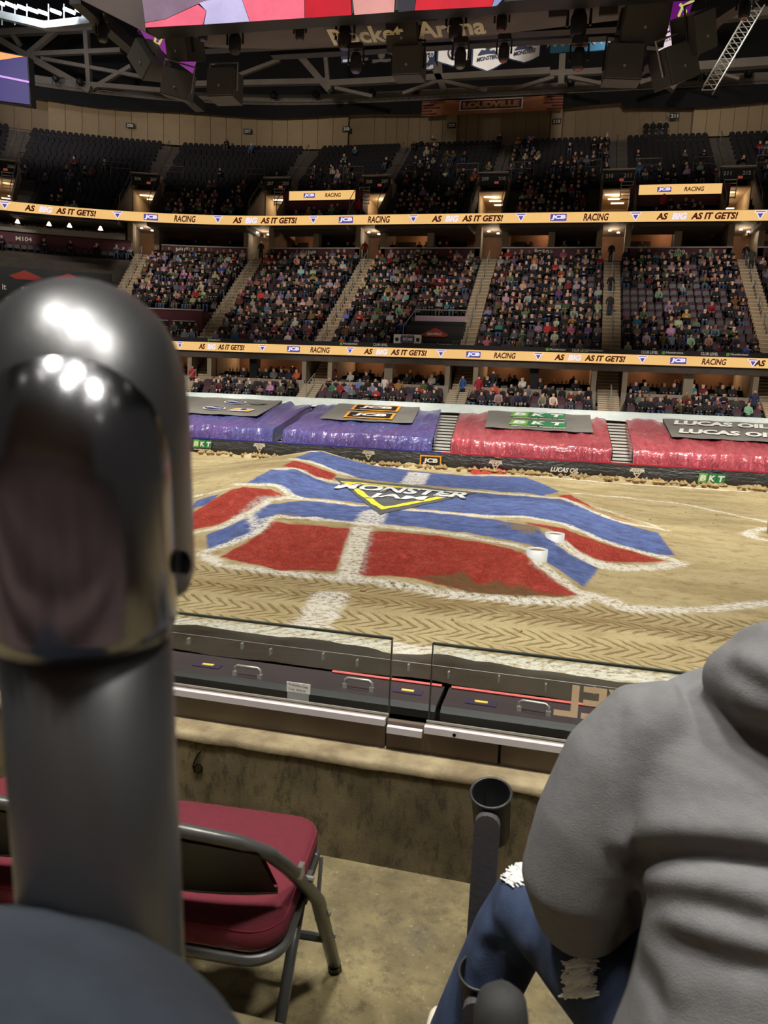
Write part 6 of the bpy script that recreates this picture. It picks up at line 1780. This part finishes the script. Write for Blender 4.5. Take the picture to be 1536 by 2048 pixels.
def D(px, py, d): return atD(px, py, d)
TOR = rings([(.385, 1.05, 2.16, .235, .17, .1), (.385, 1.03, 2.24, .255, .185, .1), (.382, 1.03, 2.33, .258, .185, .05), (.378, 1.05, 2.42, .228, .168, 0), (.372, 1.075, 2.53, .205, .155, -.1), (.366, 1.10, 2.63, .212, .15, -.15), (.36, 1.135, 2.73, .222, .142, -.2), (.358, 1.165, 2.805, .222, .124, -.25),
             (.36, 1.185, 2.85, .185, .1, -.3), (.365, 1.20, 2.875, .12, .085, -.3), (.37, 1.215, 2.92, .075, .075, -.3)])
def arm(sg):
    X = lambda x: .356 + sg * (x - .356)
    return MB().tube([(X(.21), 1.17, 2.835), (X(.16), 1.168, 2.81), (X(.115), 1.16, 2.74), (X(.085), 1.15, 2.64), (X(.07), 1.15, 2.545), (X(.085), 1.185, 2.475), (X(.13), 1.27, 2.445), (X(.2), 1.37, 2.44), (X(.25), 1.43, 2.45)],
                     [.05, .07, .082, .086, .088, .084, .072, .06, .046], 20)
HOODP = MB().tube([(.265, 1.19, 2.89), (.295, 1.13, 2.905), (.375, 1.095, 2.91), (.455, 1.13, 2.905), (.485, 1.19, 2.89)], [.05, .062, .066, .062, .05], 16)
HOOD2 = MB().tube([(.285, 1.2, 2.935), (.315, 1.15, 2.955), (.375, 1.125, 2.96), (.435, 1.15, 2.955), (.465, 1.2, 2.935)], [.03, .042, .046, .042, .03], 16)
hm = remesh([TOR, arm(1), arm(-1), HOODP, HOOD2], .0075, 10)


def crease(me, curves, iters=5, open_end=True):
    """press folds into a mesh: (pixels of the photograph, depth, width, ridge)"""
    bm = bmesh.new(); bm.from_mesh(me); tree = BVHTree.FromBMesh(bm)
    V = np.array([q.co[:] for q in me.vertices]); N = np.array([q.normal[:] for q in me.vertices]); out = np.zeros(len(V))
    for pts, dep, wid, ridge in curves:
        w = []
        for px, py in dense(pts, False, 6):
            h_ = tree.ray_cast(Vector(EYE), Vector(ray(px, py)))
            if h_[0] is not None: w.append(np.array(h_[0]))
        if len(w) < 2: continue
        d = np.full(len(V), 9.0); sgn = np.zeros(len(V)); wt = np.zeros(len(V)); nw = len(w) - 1
        for i, (a, b) in enumerate(zip(w[:-1], w[1:])):
            ab = b - a
            if np.linalg.norm(ab) > .07: continue
            t = np.clip(((V - a) @ ab) / (ab @ ab + 1e-9), 0, 1); q = V - a - t[:, None] * ab
            dd = np.linalg.norm(q, axis=1); k = dd < d; d[k] = dd[k]; sgn[k] = q[k, 2]
            u = (i + t[k]) / nw; wt[k] = np.minimum(1, np.minimum(u, 1 - u + (.5 if open_end and pts[-1][0] > 1500 else 0)) * 5)
        wid *= 1.25; out += wt * (-dep * .8 * np.exp(-(d / wid) ** 2) + .7 * ridge * np.exp(-((d - 2.2 * wid) / (1.5 * wid)) ** 2) * (sgn > 0))
    V = V + N * out[:, None]
    for v_, c in zip(bm.verts, V): v_.co = c
    for _ in range(iters): bmesh.ops.smooth_vert(bm, verts=bm.verts, factor=.5, use_axis_x=True, use_axis_y=True, use_axis_z=True)
    bm.to_mesh(me); me.update(); bm.free()


crease(hm, [([(1238, 1742), (1280, 1722), (1350, 1712), (1440, 1716), (1536, 1728)], .03, .013, .016), ([(1252, 1790), (1320, 1800), (1420, 1815), (1536, 1850)], .018, .012, .011), ([(1290, 1868), (1380, 1900), (1450, 1925), (1536, 1940)], .014, .014, .012),
            
            ([(1240, 1372), (1236, 1460), (1232, 1560)], .004, .004, .0), ([(1445, 1330), (1480, 1352), (1540, 1385)], .016, .01, .006), ([(1250, 1905), (1300, 1960), (1330, 2040)], .012, .014, .01), ([(1195, 1930), (1240, 1890), (1250, 1850)], .014, .012, .008)])
crease(hm, [([(1250, 1366), (1242, 1460), (1236, 1545), (1226, 1600)], .006, .004, .0)], 1)
me_b = hm
for p_ in me_b.polygons: p_.use_smooth = True
me_b.materials.clear(); me_b.materials.append(m_hood2)
hp_ = ob('person', None, None, (.37, 1.2, ZFL), label='person in a grey hoodie and ripped blue jeans, seated with the back to the camera', cat='person')
# body: head, neck and hands (the head is above the picture's right edge), then clothes as children
hv, hf = skin([(.39, 1.06, 2.3, .12), (.385, 1.1, 2.6, .11), (.385, 1.21, 2.86, .07), (.42, 1.27, 2.95, .05), (.47, 1.35, 3.0, .072, .085), (.495, 1.4, 3.06, .076, .088), (.505, 1.41, 3.11, .055)], [(i, i + 1) for i in range(6)], 2)
bo = ob('body', me_new('body', hv, hf, (mat('skin_tone', (206, 160, 134), .6),), None, True), hp_)
bo.matrix_parent_inverse = Matrix.Translation((-.37, -1.2, -ZFL))
def child(name, me, par=hp_):
    q = ob(name, me, par); q.matrix_parent_inverse = Matrix.Translation((-.37, -1.2, -ZFL)); return q
child('hair', MB().lathe([(0, .125), (.06, .115), (.092, .07), (.1, 0), (.094, -.06), (.08, -.1)], 20, (.49, 1.375, 3.03)).mesh('hair', mat('dark_hair', (44, 34, 28), .8, nz=(40, .3)), smooth=True))
child('hoodie', me_b)
def hand(sg):
    X = lambda x: .356 + sg * (x - .356)
    w = np.array([X(.255), 1.435, 2.452])
    J = [(*w, .026, .018), (*(w + (sg * .03, .04, -.01)), .032, .016)]; E_ = [(0, 1)]
    for k in range(4):
        b = w + (sg * (.03 + .012 * k), .075 - .006 * k, -.012 + .0 * k); L_ = (.034, .038, .035, .028)[k]; i0 = len(J)
        J += [(*b, .009), (*(b + (sg * .015, L_, -.012)), .0085), (*(b + (sg * .022, L_ * 1.5, -.034)), .0075)]; E_ += [(1, i0), (i0, i0 + 1), (i0 + 1, i0 + 2)]
    i0 = len(J); J += [(*(w + (sg * .045, .02, .008)), .0105), (*(w + (sg * .07, .045, .004)), .009)]; E_ += [(0, i0), (i0, i0 + 1)]
    v, f = skin(J, E_, 2); return v, f
for sg in (1, -1):
    v, f = hand(sg); child('hand', me_new('hand', v, f, (bpy.data.materials['skin_tone'],), None, True))
# jeans
def leg(sg):
    X = lambda x: .37 + sg * (x - .37)
    return MB().tube([(X(.31), 1.03, 2.30), (X(.26), 1.08, 2.315), (X(.17), 1.2, 2.32), (X(.06), 1.335, 2.32), (X(.002), 1.405, 2.3), (X(-.032), 1.43, 2.21), (X(-.075), 1.43, 2.08), (X(-.12), 1.43, 1.94), (X(-.145), 1.43, 1.85)], [.12, .115, .102, .088, .08, .076, .074, .07, .068], 22)
PEL = rings([(.37, 1.04, 2.2, .2, .15, 0), (.37, 1.05, 2.27, .225, .17, 0), (.37, 1.05, 2.36, .21, .16, 0)])
jm = remesh([leg(1), leg(-1), PEL], .008, 8)
crease(jm, [([(1010, 1740), (985, 1800), (975, 1850)], .008, .009, .006), ([(1000, 1850), (985, 1920), (975, 1980)], .008, .01, .008), ([(1060, 1830), (1080, 1880), (1060, 1960)], .007, .012, .007), ([(955, 1900), (985, 1890), (1010, 1900)], .006, .008, .005)])
for p_ in jm.polygons: p_.use_smooth = True
jm.materials.clear(); jm.materials.append(m_jean)
je = child('jeans', jm)
m_thr = mat('white_thread', (226, 226, 222), .9)
bmj = bmesh.new(); bmj.from_mesh(jm); tj = BVHTree.FromBMesh(bmj)
def on_jean(px, py):
    h_ = tj.ray_cast(Vector(EYE), Vector(ray(px, py)))
    return (np.array(h_[0]) + np.array(h_[1]) * .003) if h_[0] is not None else None
for cx, cy, w, h, n, sl in ((1034, 1745, 20, 22, 130, .5), (1162, 1958, 26, 36, 170, -.25)):
    mb = MB()
    for k in range(n):
        x, y = cx + random.uniform(-w, w), cy + random.uniform(-h, h)
        a = random.gauss(sl, .35); L_ = random.uniform(6, 18)
        P_ = [on_jean(x + L_ * t * math.cos(a), y + L_ * t * math.sin(a)) for t in (-1, -.3, .4, 1)]
        P_ = [q for q in P_ if q is not None]
        if len(P_) > 2 and max(np.linalg.norm(P_[i + 1] - P_[i]) for i in range(len(P_) - 1)) < .05: mb.tube([q + np.random.default_rng(k).normal(0, .0015, 3) for q in P_], random.uniform(.0009, .0022), 4)
    if mb.v:
        q = child('frayed_rip', mb.mesh('frayed_rip', m_thr)); q['kind'] = 'stuff'
# shoes
m_shoe = mat('cream_leather', (222, 214, 196), .6, nz=(8, .1))
for sg in (1, -1):
    X = lambda x: .37 + sg * (x - .37)
    v, f = skin([(X(-.14), 1.4, ZFL + .06, .045), (X(-.155), 1.47, ZFL + .06, .05, .042), (X(-.17), 1.56, ZFL + .045, .048, .034), (X(-.18), 1.64, ZFL + .035, .036, .026)], [(0, 1), (1, 2), (2, 3)], 2)
    child('shoe', me_new('shoe', v, f, (m_shoe,), None, True))
